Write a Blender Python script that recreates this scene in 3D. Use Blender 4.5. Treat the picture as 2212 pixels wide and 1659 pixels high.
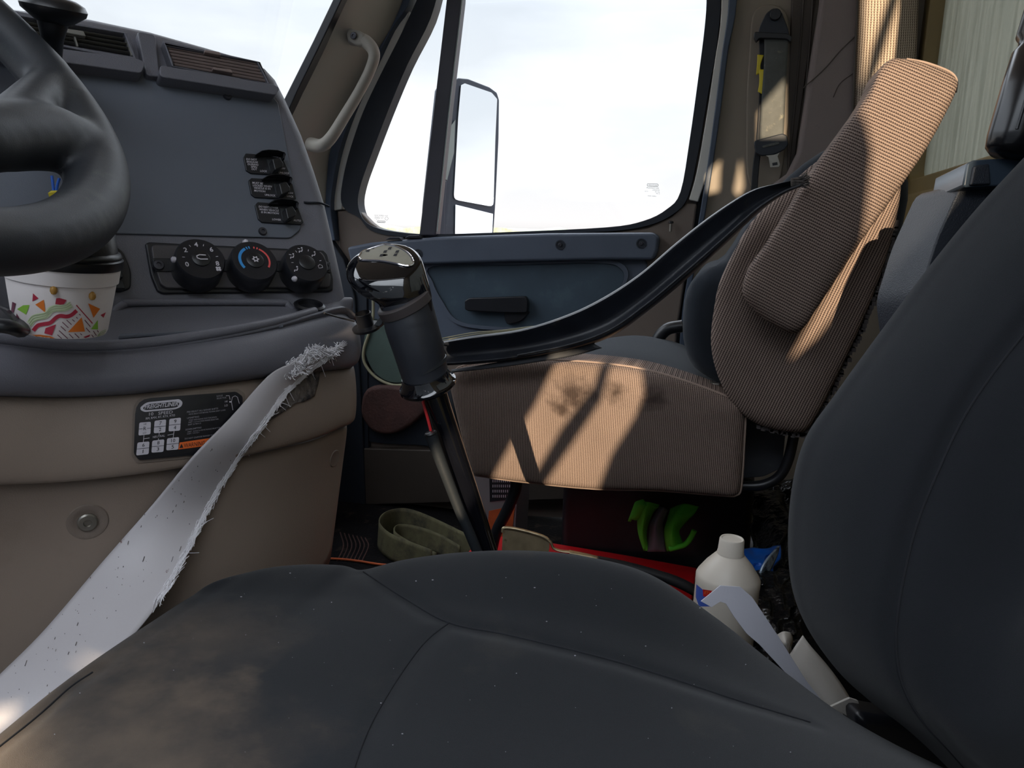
import bpy, bmesh, math, random
from math import sin, cos, tan, pi, radians, atan2, sqrt
from mathutils import Vector, Matrix, noise
from mathutils.bvhtree import BVHTree
from mathutils.geometry import tessellate_polygon
random.seed(7)
SC = bpy.context.scene
COL = SC.collection
for o in list(bpy.data.objects):
    bpy.data.objects.remove(o)

# ------------------------------------------------------------------ camera
W, H, F = 2212.0, 1659.0, 1650.0
YAW, PITCH, ROLL = radians(15), radians(11.2), radians(1.5)
CAM = Vector((0, 0, 0.80))
fw = Vector((-sin(YAW) * cos(PITCH), cos(YAW) * cos(PITCH), -sin(PITCH)))
r0 = Vector((cos(YAW), sin(YAW), 0)); u0 = r0.cross(fw)
rt = r0 * cos(ROLL) + u0 * sin(ROLL); up = -r0 * sin(ROLL) + u0 * cos(ROLL)
cd = bpy.data.cameras.new('camera'); cam = bpy.data.objects.new('camera', cd); COL.objects.link(cam)
cam.matrix_world = Matrix(((rt.x, up.x, -fw.x, CAM.x), (rt.y, up.y, -fw.y, CAM.y), (rt.z, up.z, -fw.z, CAM.z), (0, 0, 0, 1)))
cd.sensor_width = 36.0; cd.lens = F / W * 36.0; cd.clip_start = 0.02; cd.clip_end = 400
SC.camera = cam

def ray(px, py): return fw + rt * ((px - W / 2) / F) - up * ((py - H / 2) / F)
def onX(px, py, v): d = ray(px, py); return CAM + d * ((v - CAM.x) / d.x)
def onY(px, py, v): d = ray(px, py); return CAM + d * ((v - CAM.y) / d.y)
def onZ(px, py, v): d = ray(px, py); return CAM + d * ((v - CAM.z) / d.z)
def D(px, py, d): return CAM + ray(px, py) * d
def onPl(px, py, p0, n): d = ray(px, py); return CAM + d * ((p0 - CAM).dot(n) / d.dot(n))

# ------------------------------------------------------------------ light
vs = SC.view_settings
vs.view_transform = 'Standard'; vs.look = 'None'; vs.gamma = 1.0; vs.use_curve_mapping = False
vs.exposure = 0.0
SC.display_settings.display_device = 'sRGB'
SUN_D = Vector((-0.03, 1.0, -0.22)).normalized()
sd = bpy.data.lights.new('sun', 'SUN'); sd.energy = 8.5; sd.angle = radians(0.3); sd.color = (1.0, 0.79, 0.54)
sun = bpy.data.objects.new('sun', sd); COL.objects.link(sun); sun.location = (-0.5, -3, 3)
sun.rotation_euler = SUN_D.to_track_quat('-Z', 'Y').to_euler()
wd = bpy.data.worlds.new('sky'); SC.world = wd; wd.use_nodes = True
nt = wd.node_tree; nt.nodes.clear()
def wn(t, **k):
    n = nt.nodes.new(t)
    for a, b in k.items(): setattr(n, a, b)
    return n
tc = wn('ShaderNodeTexCoord'); sp = wn('ShaderNodeSeparateXYZ'); nt.links.new(tc.outputs['Generated'], sp.inputs[0])
cr = wn('ShaderNodeValToRGB'); e = cr.color_ramp.elements
e[0].position = 0.0; e[0].color = (0.30, 0.29, 0.27, 1)
e[1].position = 1.0; e[1].color = (4.2, 4.5, 4.9, 1)
for p_, c_ in ((0.495, (0.55, 0.55, 0.52, 1)), (0.505, (1.10, 1.08, 1.08, 1)), (0.56, (0.97, 1.02, 1.06, 1)), (0.63, (0.86, 0.94, 1.03, 1)), (0.70, (1.9, 2.1, 2.35, 1)), (0.80, (3.6, 3.9, 4.3, 1))):
    q = e.new(p_); q.color = c_
mp = wn('ShaderNodeMath', operation='MULTIPLY_ADD'); mp.inputs[1].default_value = 0.5; mp.inputs[2].default_value = 0.5
nt.links.new(sp.outputs['Z'], mp.inputs[0]); nt.links.new(mp.outputs[0], cr.inputs[0])
nz = wn('ShaderNodeTexNoise'); nz.inputs['Scale'].default_value = 2.2; nz.inputs['Detail'].default_value = 5
mpp = wn('ShaderNodeMapping'); mpp.inputs['Scale'].default_value = (1, 1, 3.5)
nt.links.new(tc.outputs['Generated'], mpp.inputs[0]); nt.links.new(mpp.outputs[0], nz.inputs[0])
mr = wn('ShaderNodeMapRange'); mr.inputs[1].default_value = 0.42; mr.inputs[2].default_value = 0.62; mr.inputs[3].default_value = 0.0; mr.inputs[4].default_value = 0.22
nt.links.new(nz.outputs[0], mr.inputs[0])
ad = wn('ShaderNodeMix', data_type='RGBA', blend_type='ADD'); ad.inputs[0].default_value = 1.0
gm = wn('ShaderNodeCombineColor')
for i in range(3): nt.links.new(mr.outputs[0], gm.inputs[i])
nt.links.new(cr.outputs[0], ad.inputs[6]); nt.links.new(gm.outputs[0], ad.inputs[7])
bg = wn('ShaderNodeBackground'); bg.inputs[1].default_value = 1.0
wo = wn('ShaderNodeOutputWorld'); nt.links.new(ad.outputs[2], bg.inputs[0]); nt.links.new(bg.outputs[0], wo.inputs[0])
SC.cycles.max_bounces = 10; SC.cycles.diffuse_bounces = 6; SC.cycles.transparent_max_bounces = 16
SC.cycles.use_denoising = True; SC.cycles.sample_clamp_indirect = 4.0

# ------------------------------------------------------------------ materials
def lin(c): return tuple(((v / 255) / 12.92 if v / 255 <= 0.04045 else ((v / 255 + 0.055) / 1.055) ** 2.4) for v in c)
MATS = {}
def mat(name, rgb, rough=0.5, var=0.12, vscale=9.0, bump=0.0, bscale=400.0, metal=0.0, spec=0.5, dirt=None, dscale=14.0, dlo=0.58, dhi=0.72, coat=0.0, uv=False, trans=0.0, sheen=0.0, bdist=0.001):
    """plastic / metal / fabric with noise mottling, fine bump and optional dirt colour"""
    m = bpy.data.materials.new(name); m.use_nodes = True; t = m.node_tree; N = t.nodes; L = t.links
    b = N['Principled BSDF']; c = lin(rgb)
    co = N.new('ShaderNodeTexCoord'); src = co.outputs['UV' if uv else 'Object']
    n1 = N.new('ShaderNodeTexNoise'); n1.inputs['Scale'].default_value = vscale; n1.inputs['Detail'].default_value = 6
    L.new(src, n1.inputs[0])
    rp = N.new('ShaderNodeValToRGB'); rp.color_ramp.elements[0].position = 0.3; rp.color_ramp.elements[1].position = 0.7
    rp.color_ramp.elements[0].color = (*[v * (1 - var) for v in c], 1); rp.color_ramp.elements[1].color = (*[min(1, v * (1 + var)) for v in c], 1)
    L.new(n1.outputs[0], rp.inputs[0]); out = rp.outputs[0]
    if dirt:
        n2 = N.new('ShaderNodeTexNoise'); n2.inputs['Scale'].default_value = dscale; n2.inputs['Detail'].default_value = 9; n2.inputs['Roughness'].default_value = 0.65
        L.new(src, n2.inputs[0]); r2 = N.new('ShaderNodeMapRange'); r2.inputs[1].default_value = dlo; r2.inputs[2].default_value = dhi
        L.new(n2.outputs[0], r2.inputs[0]); mx = N.new('ShaderNodeMix'); mx.data_type = 'RGBA'
        L.new(r2.outputs[0], mx.inputs[0]); L.new(out, mx.inputs[6]); mx.inputs[7].default_value = (*lin(dirt), 1); out = mx.outputs[2]
    L.new(out, b.inputs['Base Color'])
    b.inputs['Roughness'].default_value = rough; b.inputs['Metallic'].default_value = metal
    b.inputs['Specular IOR Level'].default_value = spec; b.inputs['Coat Weight'].default_value = coat
    if sheen: b.inputs['Sheen Weight'].default_value = sheen
    if bump:
        n3 = N.new('ShaderNodeTexNoise'); n3.inputs['Scale'].default_value = bscale; n3.inputs['Detail'].default_value = 2
        L.new(src, n3.inputs[0]); bp = N.new('ShaderNodeBump'); bp.inputs['Strength'].default_value = bump; bp.inputs['Distance'].default_value = bdist
        L.new(n3.outputs[0], bp.inputs['Height']); L.new(bp.outputs[0], b.inputs['Normal'])
    MATS[name] = m; return m

def weave(name, hi, lo, period=0.0046, rowp=0.003, bump=0.5, rot=0.0, dirt=None, lighten=None):
    """ribbed woven cloth in UV metres"""
    m = bpy.data.materials.new(name); m.use_nodes = True; t = m.node_tree; N = t.nodes; L = t.links
    b = N['Principled BSDF']; co = N.new('ShaderNodeTexCoord')
    mpg = N.new('ShaderNodeMapping'); mpg.inputs['Rotation'].default_value = (0, 0, rot); L.new(co.outputs['UV'], mpg.inputs[0])
    wob = N.new('ShaderNodeTexNoise'); wob.inputs['Scale'].default_value = 60; L.new(mpg.outputs[0], wob.inputs[0])
    s = N.new('ShaderNodeSeparateXYZ'); L.new(mpg.outputs[0], s.inputs[0])
    def wavef(sock, per, off=None):
        a = N.new('ShaderNodeMath'); a.operation = 'MULTIPLY_ADD'; a.inputs[1].default_value = 2 * pi / per
        L.new(sock, a.inputs[0])
        k = N.new('ShaderNodeMath'); k.operation = 'MULTIPLY'; k.inputs[1].default_value = 2.2; L.new(wob.outputs[0], k.inputs[0]); L.new(k.outputs[0], a.inputs[2])
        if off is not None:
            k2 = N.new('ShaderNodeMath'); k2.operation = 'ADD'; L.new(a.outputs[0], k2.inputs[0]); L.new(off, k2.inputs[1]); a = k2
        z = N.new('ShaderNodeMath'); z.operation = 'SINE'; L.new(a.outputs[0], z.inputs[0]); return z.outputs[0]
    w1 = wavef(s.outputs[0], period)
    # alternate ribs shift the rows like a basket weave
    sg = N.new('ShaderNodeMath'); sg.operation = 'MULTIPLY'; sg.inputs[1].default_value = 1.6; L.new(w1, sg.inputs[0])
    w2 = wavef(s.outputs[1], rowp, sg.outputs[0])
    fine = N.new('ShaderNodeTexNoise'); fine.inputs['Scale'].default_value = 900; fine.inputs['Detail'].default_value = 2; L.new(mpg.outputs[0], fine.inputs[0])
    x = N.new('ShaderNodeMath'); x.operation = 'MULTIPLY_ADD'; x.inputs[1].default_value = 0.30; L.new(w1, x.inputs[0]); x.inputs[2].default_value = 0.25
    y = N.new('ShaderNodeMath'); y.operation = 'MULTIPLY_ADD'; y.inputs[1].default_value = 0.16; L.new(w2, y.inputs[0]); L.new(x.outputs[0], y.inputs[2])
    z = N.new('ShaderNodeMath'); z.operation = 'MULTIPLY_ADD'; z.inputs[1].default_value = 0.55; L.new(fine.outputs[0], z.inputs[0]); L.new(y.outputs[0], z.inputs[2])
    rp = N.new('ShaderNodeValToRGB'); rp.color_ramp.elements[0].position = 0.15; rp.color_ramp.elements[1].position = 0.9
    rp.color_ramp.elements[0].color = (*lin(lo), 1); rp.color_ramp.elements[1].color = (*lin(hi), 1)
    L.new(z.outputs[0], rp.inputs[0]); out = rp.outputs[0]
    big = N.new('ShaderNodeTexNoise'); big.inputs['Scale'].default_value = 7; big.inputs['Detail'].default_value = 5; L.new(mpg.outputs[0], big.inputs[0])
    br = N.new('ShaderNodeMapRange'); br.inputs[1].default_value = 0.3; br.inputs[2].default_value = 0.7; br.inputs[3].default_value = 0.88; br.inputs[4].default_value = 1.1
    L.new(big.outputs[0], br.inputs[0]); hv = N.new('ShaderNodeHueSaturation'); L.new(br.outputs[0], hv.inputs['Value']); L.new(out, hv.inputs['Color']); out = hv.outputs[0]
    if dirt:
        for (du, dv, rad, colr) in dirt:
            vm = N.new('ShaderNodeVectorMath'); vm.operation = 'DISTANCE'; vm.inputs[1].default_value = (du, dv, 0)
            L.new(co.outputs['UV'], vm.inputs[0])
            nn = N.new('ShaderNodeTexNoise'); nn.inputs['Scale'].default_value = 45; nn.inputs['Detail'].default_value = 4; L.new(co.outputs['UV'], nn.inputs[0])
            aa = N.new('ShaderNodeMath'); aa.operation = 'MULTIPLY_ADD'; aa.inputs[1].default_value = rad * 1.6; L.new(nn.outputs[0], aa.inputs[0]); L.new(vm.outputs[1], aa.inputs[2])
            mr_ = N.new('ShaderNodeMapRange'); mr_.inputs[1].default_value = rad * 0.9; mr_.inputs[2].default_value = rad * 1.7; mr_.inputs[3].default_value = 0.85; mr_.inputs[4].default_value = 0
            L.new(aa.outputs[0], mr_.inputs[0]); mx = N.new('ShaderNodeMix'); mx.data_type = 'RGBA'; L.new(mr_.outputs[0], mx.inputs[0]); L.new(out, mx.inputs[6])
            mx.inputs[7].default_value = (*lin(colr), 1); out = mx.outputs[2]
    L.new(out, b.inputs['Base Color']); b.inputs['Roughness'].default_value = 0.9; b.inputs['Specular IOR Level'].default_value = 0.15
    bp = N.new('ShaderNodeBump'); bp.inputs['Strength'].default_value = bump; bp.inputs['Distance'].default_value = 0.0012
    L.new(z.outputs[0], bp.inputs['Height']); L.new(bp.outputs[0], b.inputs['Normal'])
    MATS[name] = m; return m

def dusty(name, src, spots, colr):
    """the cloth `src` with irregular patches of dust and painted sunlight (object coordinates)"""
    m = MATS[src].copy(); m.name = name; N = m.node_tree.nodes; L = m.node_tree.links; b = N['Principled BSDF']
    out = b.inputs['Base Color'].links[0].from_socket; co = next(n for n in N if n.type == 'TEX_COORD')
    geo = N.new('ShaderNodeNewGeometry')
    for (p, rad, amt) in spots:
        vm = N.new('ShaderNodeVectorMath'); vm.operation = 'DISTANCE'; vm.inputs[1].default_value = p; L.new(geo.outputs['Position'], vm.inputs[0])
        nn = N.new('ShaderNodeTexNoise'); nn.inputs['Scale'].default_value = 16; nn.inputs['Detail'].default_value = 8; nn.inputs['Roughness'].default_value = .62; L.new(geo.outputs['Position'], nn.inputs[0])
        aa = N.new('ShaderNodeMath'); aa.operation = 'MULTIPLY_ADD'; aa.inputs[1].default_value = rad * 2.2; L.new(nn.outputs[0], aa.inputs[0]); L.new(vm.outputs[1], aa.inputs[2])
        mr_ = N.new('ShaderNodeMapRange'); mr_.inputs[1].default_value = rad * 1.2; mr_.inputs[2].default_value = rad * 2.4; mr_.inputs[3].default_value = amt; mr_.inputs[4].default_value = 0
        L.new(aa.outputs[0], mr_.inputs[0]); mx = N.new('ShaderNodeMix'); mx.data_type = 'RGBA'; L.new(mr_.outputs[0], mx.inputs[0]); L.new(out, mx.inputs[6]); mx.inputs[7].default_value = (*lin(colr), 1); out = mx.outputs[2]
    L.new(out, b.inputs['Base Color']); MATS[name] = m
def glassm(name, tint=(1, 1, 1), haze=0.0, hcol=(150, 155, 155), streak=False):
    m = bpy.data.materials.new(name); m.use_nodes = True; t = m.node_tree; N = t.nodes; L = t.links; N.clear()
    o = N.new('ShaderNodeOutputMaterial'); tr = N.new('ShaderNodeBsdfTransparent'); tr.inputs[0].default_value = (*tint, 1)
    gl = N.new('ShaderNodeBsdfGlossy'); gl.inputs['Roughness'].default_value = 0.02
    mx = N.new('ShaderNodeMixShader'); mx.inputs[0].default_value = 0.04
    L.new(tr.outputs[0], mx.inputs[1]); L.new(gl.outputs[0], mx.inputs[2]); out = mx.outputs[0]
    if haze:
        df = N.new('ShaderNodeBsdfDiffuse'); df.inputs[0].default_value = (*lin(hcol), 1)
        tl = N.new('ShaderNodeBsdfTranslucent'); tl.inputs[0].default_value = (*lin(hcol), 1)
        m2 = N.new('ShaderNodeMixShader'); m2.inputs[0].default_value = 0.5; L.new(df.outputs[0], m2.inputs[1]); L.new(tl.outputs[0], m2.inputs[2])
        m3 = N.new('ShaderNodeMixShader'); L.new(out, m3.inputs[1]); L.new(m2.outputs[0], m3.inputs[2])
        co = N.new('ShaderNodeTexCoord'); mg = N.new('ShaderNodeMapping'); mg.inputs['Scale'].default_value = (1, 26, 1.6) if streak else (4, 4, 4); L.new(co.outputs['Object'], mg.inputs[0])
        nn = N.new('ShaderNodeTexNoise'); nn.inputs['Scale'].default_value = 2.5; nn.inputs['Detail'].default_value = 9; nn.inputs['Roughness'].default_value = 0.6; L.new(mg.outputs[0], nn.inputs[0])
        r = N.new('ShaderNodeMapRange'); r.inputs[1].default_value = 0.3; r.inputs[2].default_value = 0.7; r.inputs[3].default_value = haze * 0.72; r.inputs[4].default_value = min(1, haze * 1.15)
        L.new(nn.outputs[0], r.inputs[0]); L.new(r.outputs[0], m3.inputs[0]); out = m3.outputs[0]
    L.new(out, o.inputs[0]); MATS[name] = m; return m

mat('dash_pad', (104, 104, 112), 0.48, 0.10, 7, 0.35, 900, spec=0.45, dirt=(104, 99, 94), dscale=20, dlo=0.62, dhi=0.85)
mat('dash_panel', (96, 101, 111), 0.42, 0.08, 5, 0.12, 1400, spec=0.4, dirt=(106, 106, 106), dscale=60, dlo=0.70, dhi=0.80)
mat('black_plastic', (30, 31, 36), 0.35, 0.15, 20, 0.1, 700)
mat('hvac_plate', (72, 69, 72), 0.35, 0.25, 26, 0.1, 700, dirt=(96, 88, 82), dscale=40, dlo=0.6, dhi=0.8)
mat('black_gloss', (12, 13, 18), 0.05, 0.1, 20, spec=0.6, coat=0.6)
mat('rubber', (36, 40, 44), 0.42, 0.15, 20, 0.15, 500)
mat('wheel_skin', (46, 49, 54), 0.50, 0.14, 16, 0.18, 1500, spec=0.4, dirt=(74, 80, 78), dscale=24, dlo=0.56, dhi=0.80)
mat('beige', (132, 118, 107), 0.5, 0.06, 5, 0.25, 900, spec=0.4, dirt=(112, 98, 86), dscale=8, dlo=0.58, dhi=0.9)
mat('beige_dark', (116, 104, 95), 0.55, 0.07, 5, 0.25, 900, spec=0.35, dirt=(100, 88, 76), dscale=10, dlo=0.58, dhi=0.9)
mat('pillar_beige', (136, 126, 114), 0.6, 0.05, 4, 0.2, 900, spec=0.3)
mat('pillar_grey', (146, 142, 134), 0.6, 0.05, 4, 0.2, 900, spec=0.3)
mat('headliner', (168, 158, 146), 0.9, 0.05, 8, 0.2, 500, spec=0.1)
mat('door_blue', (84, 92, 106), 0.5, 0.10, 6, 0.2, 900, spec=0.4)
mat('door_recess', (66, 80, 92), 0.42, 0.16, 9, 0.2, 700, spec=0.4, dirt=(84, 104, 112), dscale=9, dlo=0.60, dhi=0.82)
mat('seal', (30, 36, 46), 0.55, 0.12, 20, 0.2, 500)
mat('seal_blue', (62, 74, 92), 0.5, 0.12, 20, 0.2, 500)
mat('jamb_white', (206, 204, 196), 0.4, 0.05, 6)
mat('fabric_dark', (35, 37, 41), 0.95, 0.10, 5, 0.45, 3200, spec=0.08, dirt=(66, 64, 60), dscale=7, dlo=0.60, dhi=0.95, sheen=0.12)
mat('fabric_navy', (44, 49, 56), 0.95, 0.10, 5, 0.45, 3200, spec=0.08, sheen=0.15)
mat('post_black', (16, 16, 19), 0.22, 0.1, 20, spec=0.5)
mat('seam', (24, 26, 32), 0.9)
mat('vinyl_side', (34, 38, 46), 0.45, 0.1, 8, 0.5, 700)
mat('metal_dark', (34, 34, 38), 0.35, 0.2, 20, metal=0.3)
mat('steel', (150, 146, 138), 0.35, 0.15, 60, metal=0.9)
mat('brass_dull', (190, 172, 140), 0.36, 0.2, 40, 0.2, 120, metal=0.8, dirt=(96, 82, 62), dscale=50)
mat('webbing', (34, 36, 42), 0.5, 0.12, 40, 0.4, 1500, spec=0.5, dirt=(70, 72, 68), dscale=40, dlo=0.6, dhi=0.8)
mat('webbing_shiny', (30, 33, 40), 0.30, 0.2, 30, 0.25, 900, spec=0.55, dirt=(74, 66, 54), dscale=34, dlo=0.62, dhi=0.76)
mat('belt_hang', (78, 80, 78), 0.7, 0.12, 60, 0.3, 900, dirt=(130, 126, 110), dscale=50)
mat('white_strap', (182, 178, 181), 0.5, 0.03, 8, 0.1, 300, dirt=(100, 72, 66), dscale=55, dlo=0.69, dhi=0.72)
mat('white_clean', (196, 196, 206), 0.55, 0.03, 8, 0.1, 300)
mat('white_cloth', (186, 180, 172), 0.7, 0.06, 12, 0.4, 200, dirt=(110, 98, 90), dscale=30, dlo=0.64, dhi=0.76)
mat('fibre', (212, 210, 214), 0.8)
mat('glue', (106, 98, 92), 0.8, 0.3, 40, 0.8, 160, dirt=(50, 48, 50), dscale=50, dlo=0.45, dhi=0.6, bdist=0.004)
mat('foam_white', (228, 220, 218), 0.55, 0.03, 10, 0.1, 300, dirt=(190, 168, 140), dscale=26, dlo=0.68, dhi=0.76)
mat('print_red', (176, 44, 66), 0.5, 0.05); mat('print_orange', (226, 122, 44), 0.5, 0.05)
mat('print_green', (140, 190, 70), 0.5, 0.05); mat('print_sage', (168, 184, 140), 0.5, 0.05); mat('print_plum', (104, 44, 66), 0.5, 0.05)
mat('sage_pale', (214, 222, 190), 0.5, 0.03)
mat('drip', (176, 130, 60), 0.25)
mat('label_black', (20, 20, 26), 0.45, 0.08); mat('label_white', (196, 192, 200), 0.6, 0.03); mat('label_grey', (150, 148, 156), 0.6, 0.03)
mat('label_ink', (24, 24, 30), 0.6); mat('label_orange', (222, 104, 44), 0.5, 0.04)
mat('blue_mark', (54, 140, 206), 0.5, 0.04); mat('red_mark', (214, 84, 84), 0.5, 0.04)
mat('yellow', (206, 186, 40), 0.5, 0.08); mat('blue_wire', (30, 92, 190), 0.4); mat('red_wire', (190, 30, 36), 0.4)
mat('red_paint', (186, 16, 24), 0.42, 0.10, 12, 0.1, 200, dirt=(110, 14, 18), dscale=22, dlo=0.6, dhi=0.75)
mat('olive_strap', (96, 92, 66), 0.85, 0.2, 24, 0.5, 700, dirt=(56, 52, 42), dscale=16, dlo=0.48, dhi=0.68)
mat('bar_grey', (60, 59, 68), 0.5, 0.1, 14)
mat('floor_dark', (20, 19, 21), 0.9, 0.3, 16, 0.5, 200, dirt=(58, 50, 44), dscale=24, bdist=0.003)
mat('box_white', (130, 126, 128), 0.7); mat('box_orange', (196, 92, 44), 0.7, 0.2, 30)
mat('vest_green', (90, 200, 50), 0.8, 0.1, 20, 0.3, 500); mat('vest_grey', (110, 110, 118), 0.6)
mat('bottle', (214, 205, 192), 0.42, 0.04, 14, 0.05, 200, dirt=(150, 136, 118), dscale=22, dlo=0.64, dhi=0.76)
mat('bottle_blue', (66, 92, 176), 0.5); mat('bag_blue', (24, 84, 170), 0.3, 0.3, 30, metal=0.2); mat('bag_silver', (160, 176, 190), 0.3, 0.35, 60, metal=0.4, dirt=(50, 60, 74), dscale=60, dlo=0.5, dhi=0.6)
mat('black_bag', (18, 18, 20), 0.25, 0.2, 30, 0.9, 60, bdist=0.006)
mat('tan_wall', (122, 104, 66), 0.55, 0.10, 5, 0.3, 300)
mat('grey_trim_cloth', (128, 118, 116), 0.9, 0.05, 8, 0.5, 900, spec=0.1, dirt=(110, 102, 100), dscale=12, dlo=0.6, dhi=0.7)
mat('brown_trim', (66, 58, 52), 0.6, 0.08, 12, 0.2, 400)
mat('knob_plate', (150, 146, 132), 0.5, 0.08, 60); mat('chrome', (230, 230, 235), 0.08, 0.02, metal=1.0)
mat('sleeve_tape', (42, 45, 52), 0.42, 0.15, 30, 0.35, 120)
mat('tape', (22, 23, 27), 0.38, 0.15, 30, 0.3, 120)
mat('grey_collar', (66, 60, 60), 0.6)
mat('sage_grille', (72, 88, 82), 0.7, 0.1, 20, 0.4, 500); mat('cream_pipe', (150, 146, 120), 0.7)
mat('mud_red', (72, 46, 42), 0.8, 0.3, 18, 0.5, 120, dirt=(110, 92, 70), dscale=40, dlo=0.64, dhi=0.72, bdist=0.004)
mat('mirror_shell', (36, 48, 66), 0.45, 0.1, 12); mat('mirror_grey', (150, 162, 160), 0.5)
mat('truck_white', (224, 228, 230), 0.4); mat('truck_red', (190, 40, 36), 0.4); mat('truck_grey', (110, 116, 122), 0.5)
mat('ground', (150, 140, 126), 0.9, 0.15, 1.2, 0.3, 30, dirt=(110, 100, 88), dscale=3)
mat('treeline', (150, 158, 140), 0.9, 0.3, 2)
mat('vent_brown', (132, 116, 112), 0.55, 0.12, 30, 0.2, 600)
mat('vent_olive', (118, 116, 110), 0.55, 0.12, 30, 0.2, 600)
mat('screw', (70, 70, 76), 0.4, 0.2, 90, metal=0.6)
mat('bracket', (52, 63, 75), 0.3, 0.1, 10, spec=0.6)
dusty('seat_dust_sun', 'fabric_dark', (((-.44, .34, .45), .13, .5), ((-.43, .29, .45), .055, .75), ((-.40, .50, .46), .07, .30), ((-.33, .36, .46), .08, .28)), (122, 106, 90))  # dust, plus a paler front corner with sunlight put into its colour
glassm('glass'); glassm('glass_dirty', haze=0.92, hcol=(164, 167, 156), streak=True)
weave('brown_rib', (152, 133, 122), (46, 36, 35), 0.0029, 0.0022, dirt=[(0.232, 0.165, 0.044, (40, 31, 28)), (0.215, 0.140, 0.024, (52, 42, 37)), (0.30, 0.172, 0.024, (52, 42, 37)), (0.36, 0.168, 0.030, (60, 49, 45))])
weave('brown_back', (152, 133, 122), (46, 36, 35), 0.0038, 0.0030)
weave('brown_arm', (190, 166, 148), (70, 54, 48), 0.0048, 0.0038, rot=radians(90))
weave('trim_woven', (200, 184, 166), (92, 76, 66), 0.0060, 0.0052)

# ------------------------------------------------------------------ mesh helpers
WORLD = {}      # object name -> (verts, faces) in world space, for casting marks onto surfaces
def rootloc(o):
    while o.parent: o = o.parent
    return Vector(o.location)
def tag(o, label=None, cat=None, group=None, kind=None):
    if label: o['label'] = label
    if cat: o['category'] = cat
    if group: o['group'] = group
    if kind: o['kind'] = kind
    return o
def thing(name, base, label, cat, group=None, kind=None):
    o = bpy.data.objects.new(name, None); COL.objects.link(o); o.location = base; o.empty_display_size = 0.05
    return tag(o, label, cat, group, kind)
def mk(name, vs_, fs, m, parent=None, smooth=False, bevel=0, seg=3, subsurf=0, solid=0, uvf=None, uvs=None, recalc=True, off=-1, weld=False):
    vs_ = [Vector(v) for v in vs_]
    if parent is not None: L = rootloc(parent)
    else:
        L = Vector((sum(v.x for v in vs_) / len(vs_), sum(v.y for v in vs_) / len(vs_), min(v.z for v in vs_)))
    me = bpy.data.meshes.new(name); me.from_pydata([v - L for v in vs_], [], fs); me.update()
    if uvs is not None:
        ul = me.uv_layers.new(name='uv')
        for lp in me.loops: ul.data[lp.index].uv = uvs[lp.vertex_index]
    elif uvf is not None:
        ul = me.uv_layers.new(name='uv')
        for p in me.polygons:
            for li in p.loop_indices:
                ul.data[li].uv = uvf(me.vertices[me.loops[li].vertex_index].co + L, p.normal)
    if recalc or weld:
        bm = bmesh.new(); bm.from_mesh(me)
        if weld: bmesh.ops.remove_doubles(bm, verts=bm.verts, dist=1e-5)
        if recalc: bmesh.ops.recalc_face_normals(bm, faces=bm.faces)
        bm.to_mesh(me); bm.free()
    o = bpy.data.objects.new(name, me); COL.objects.link(o); me.materials.append(MATS[m])
    if parent is not None: o.parent = parent
    else: o.location = L
    if smooth or bevel or subsurf:
        for p in me.polygons: p.use_smooth = True
    if solid:
        s = o.modifiers.new('solid', 'SOLIDIFY'); s.thickness = solid; s.offset = off
    if bevel:
        b = o.modifiers.new('bevel', 'BEVEL'); b.width = bevel; b.segments = seg; b.limit_method = 'ANGLE'; b.angle_limit = radians(35); b.harden_normals = True
    if subsurf:
        s = o.modifiers.new('sub', 'SUBSURF'); s.levels = s.render_levels = subsurf
    if smooth and not subsurf and not bevel:
        try: me.set_sharp_from_angle(angle=radians(42))
        except Exception: pass
    WORLD[o.name] = (vs_, fs)
    return o
def cm(pts, n=8, closed=False):
    """Catmull-Rom through points"""
    P = [Vector(p) for p in pts]; out = []; N = len(P)
    rng = range(N if closed else N - 1)
    for i in rng:
        if closed: a, b, c, d = P[i - 1], P[i], P[(i + 1) % N], P[(i + 2) % N]
        else: a, b, c, d = P[max(i - 1, 0)] if i else P[0] * 2 - P[1], P[i], P[i + 1], P[i + 2] if i + 2 < N else P[i + 1] * 2 - P[i]
        for k in range(n):
            t = k / n
            out.append(0.5 * ((2 * b) + (c - a) * t + (2 * a - 5 * b + 4 * c - d) * t * t + (-a + 3 * b - 3 * c + d) * t ** 3))
    if not closed: out.append(P[-1].copy())
    return out
def loop2(pts, n=5): return [(p.x, p.y) for p in cm([Vector((x, y, 0)) for x, y in pts], n, True)]
def line2(pts, n=5): return [(p.x, p.y) for p in cm([Vector((x, y, 0)) for x, y in pts], n)]
def resample(P, n):
    d = [0.0]
    for a, b in zip(P, P[1:]): d.append(d[-1] + (b - a).length)
    out = []; j = 0
    for k in range(n):
        s = d[-1] * k / (n - 1)
        while j < len(P) - 2 and d[j + 1] < s: j += 1
        t = (s - d[j]) / max(1e-9, d[j + 1] - d[j]); out.append(P[j].lerp(P[j + 1], min(1, max(0, t))))
    return out
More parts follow.
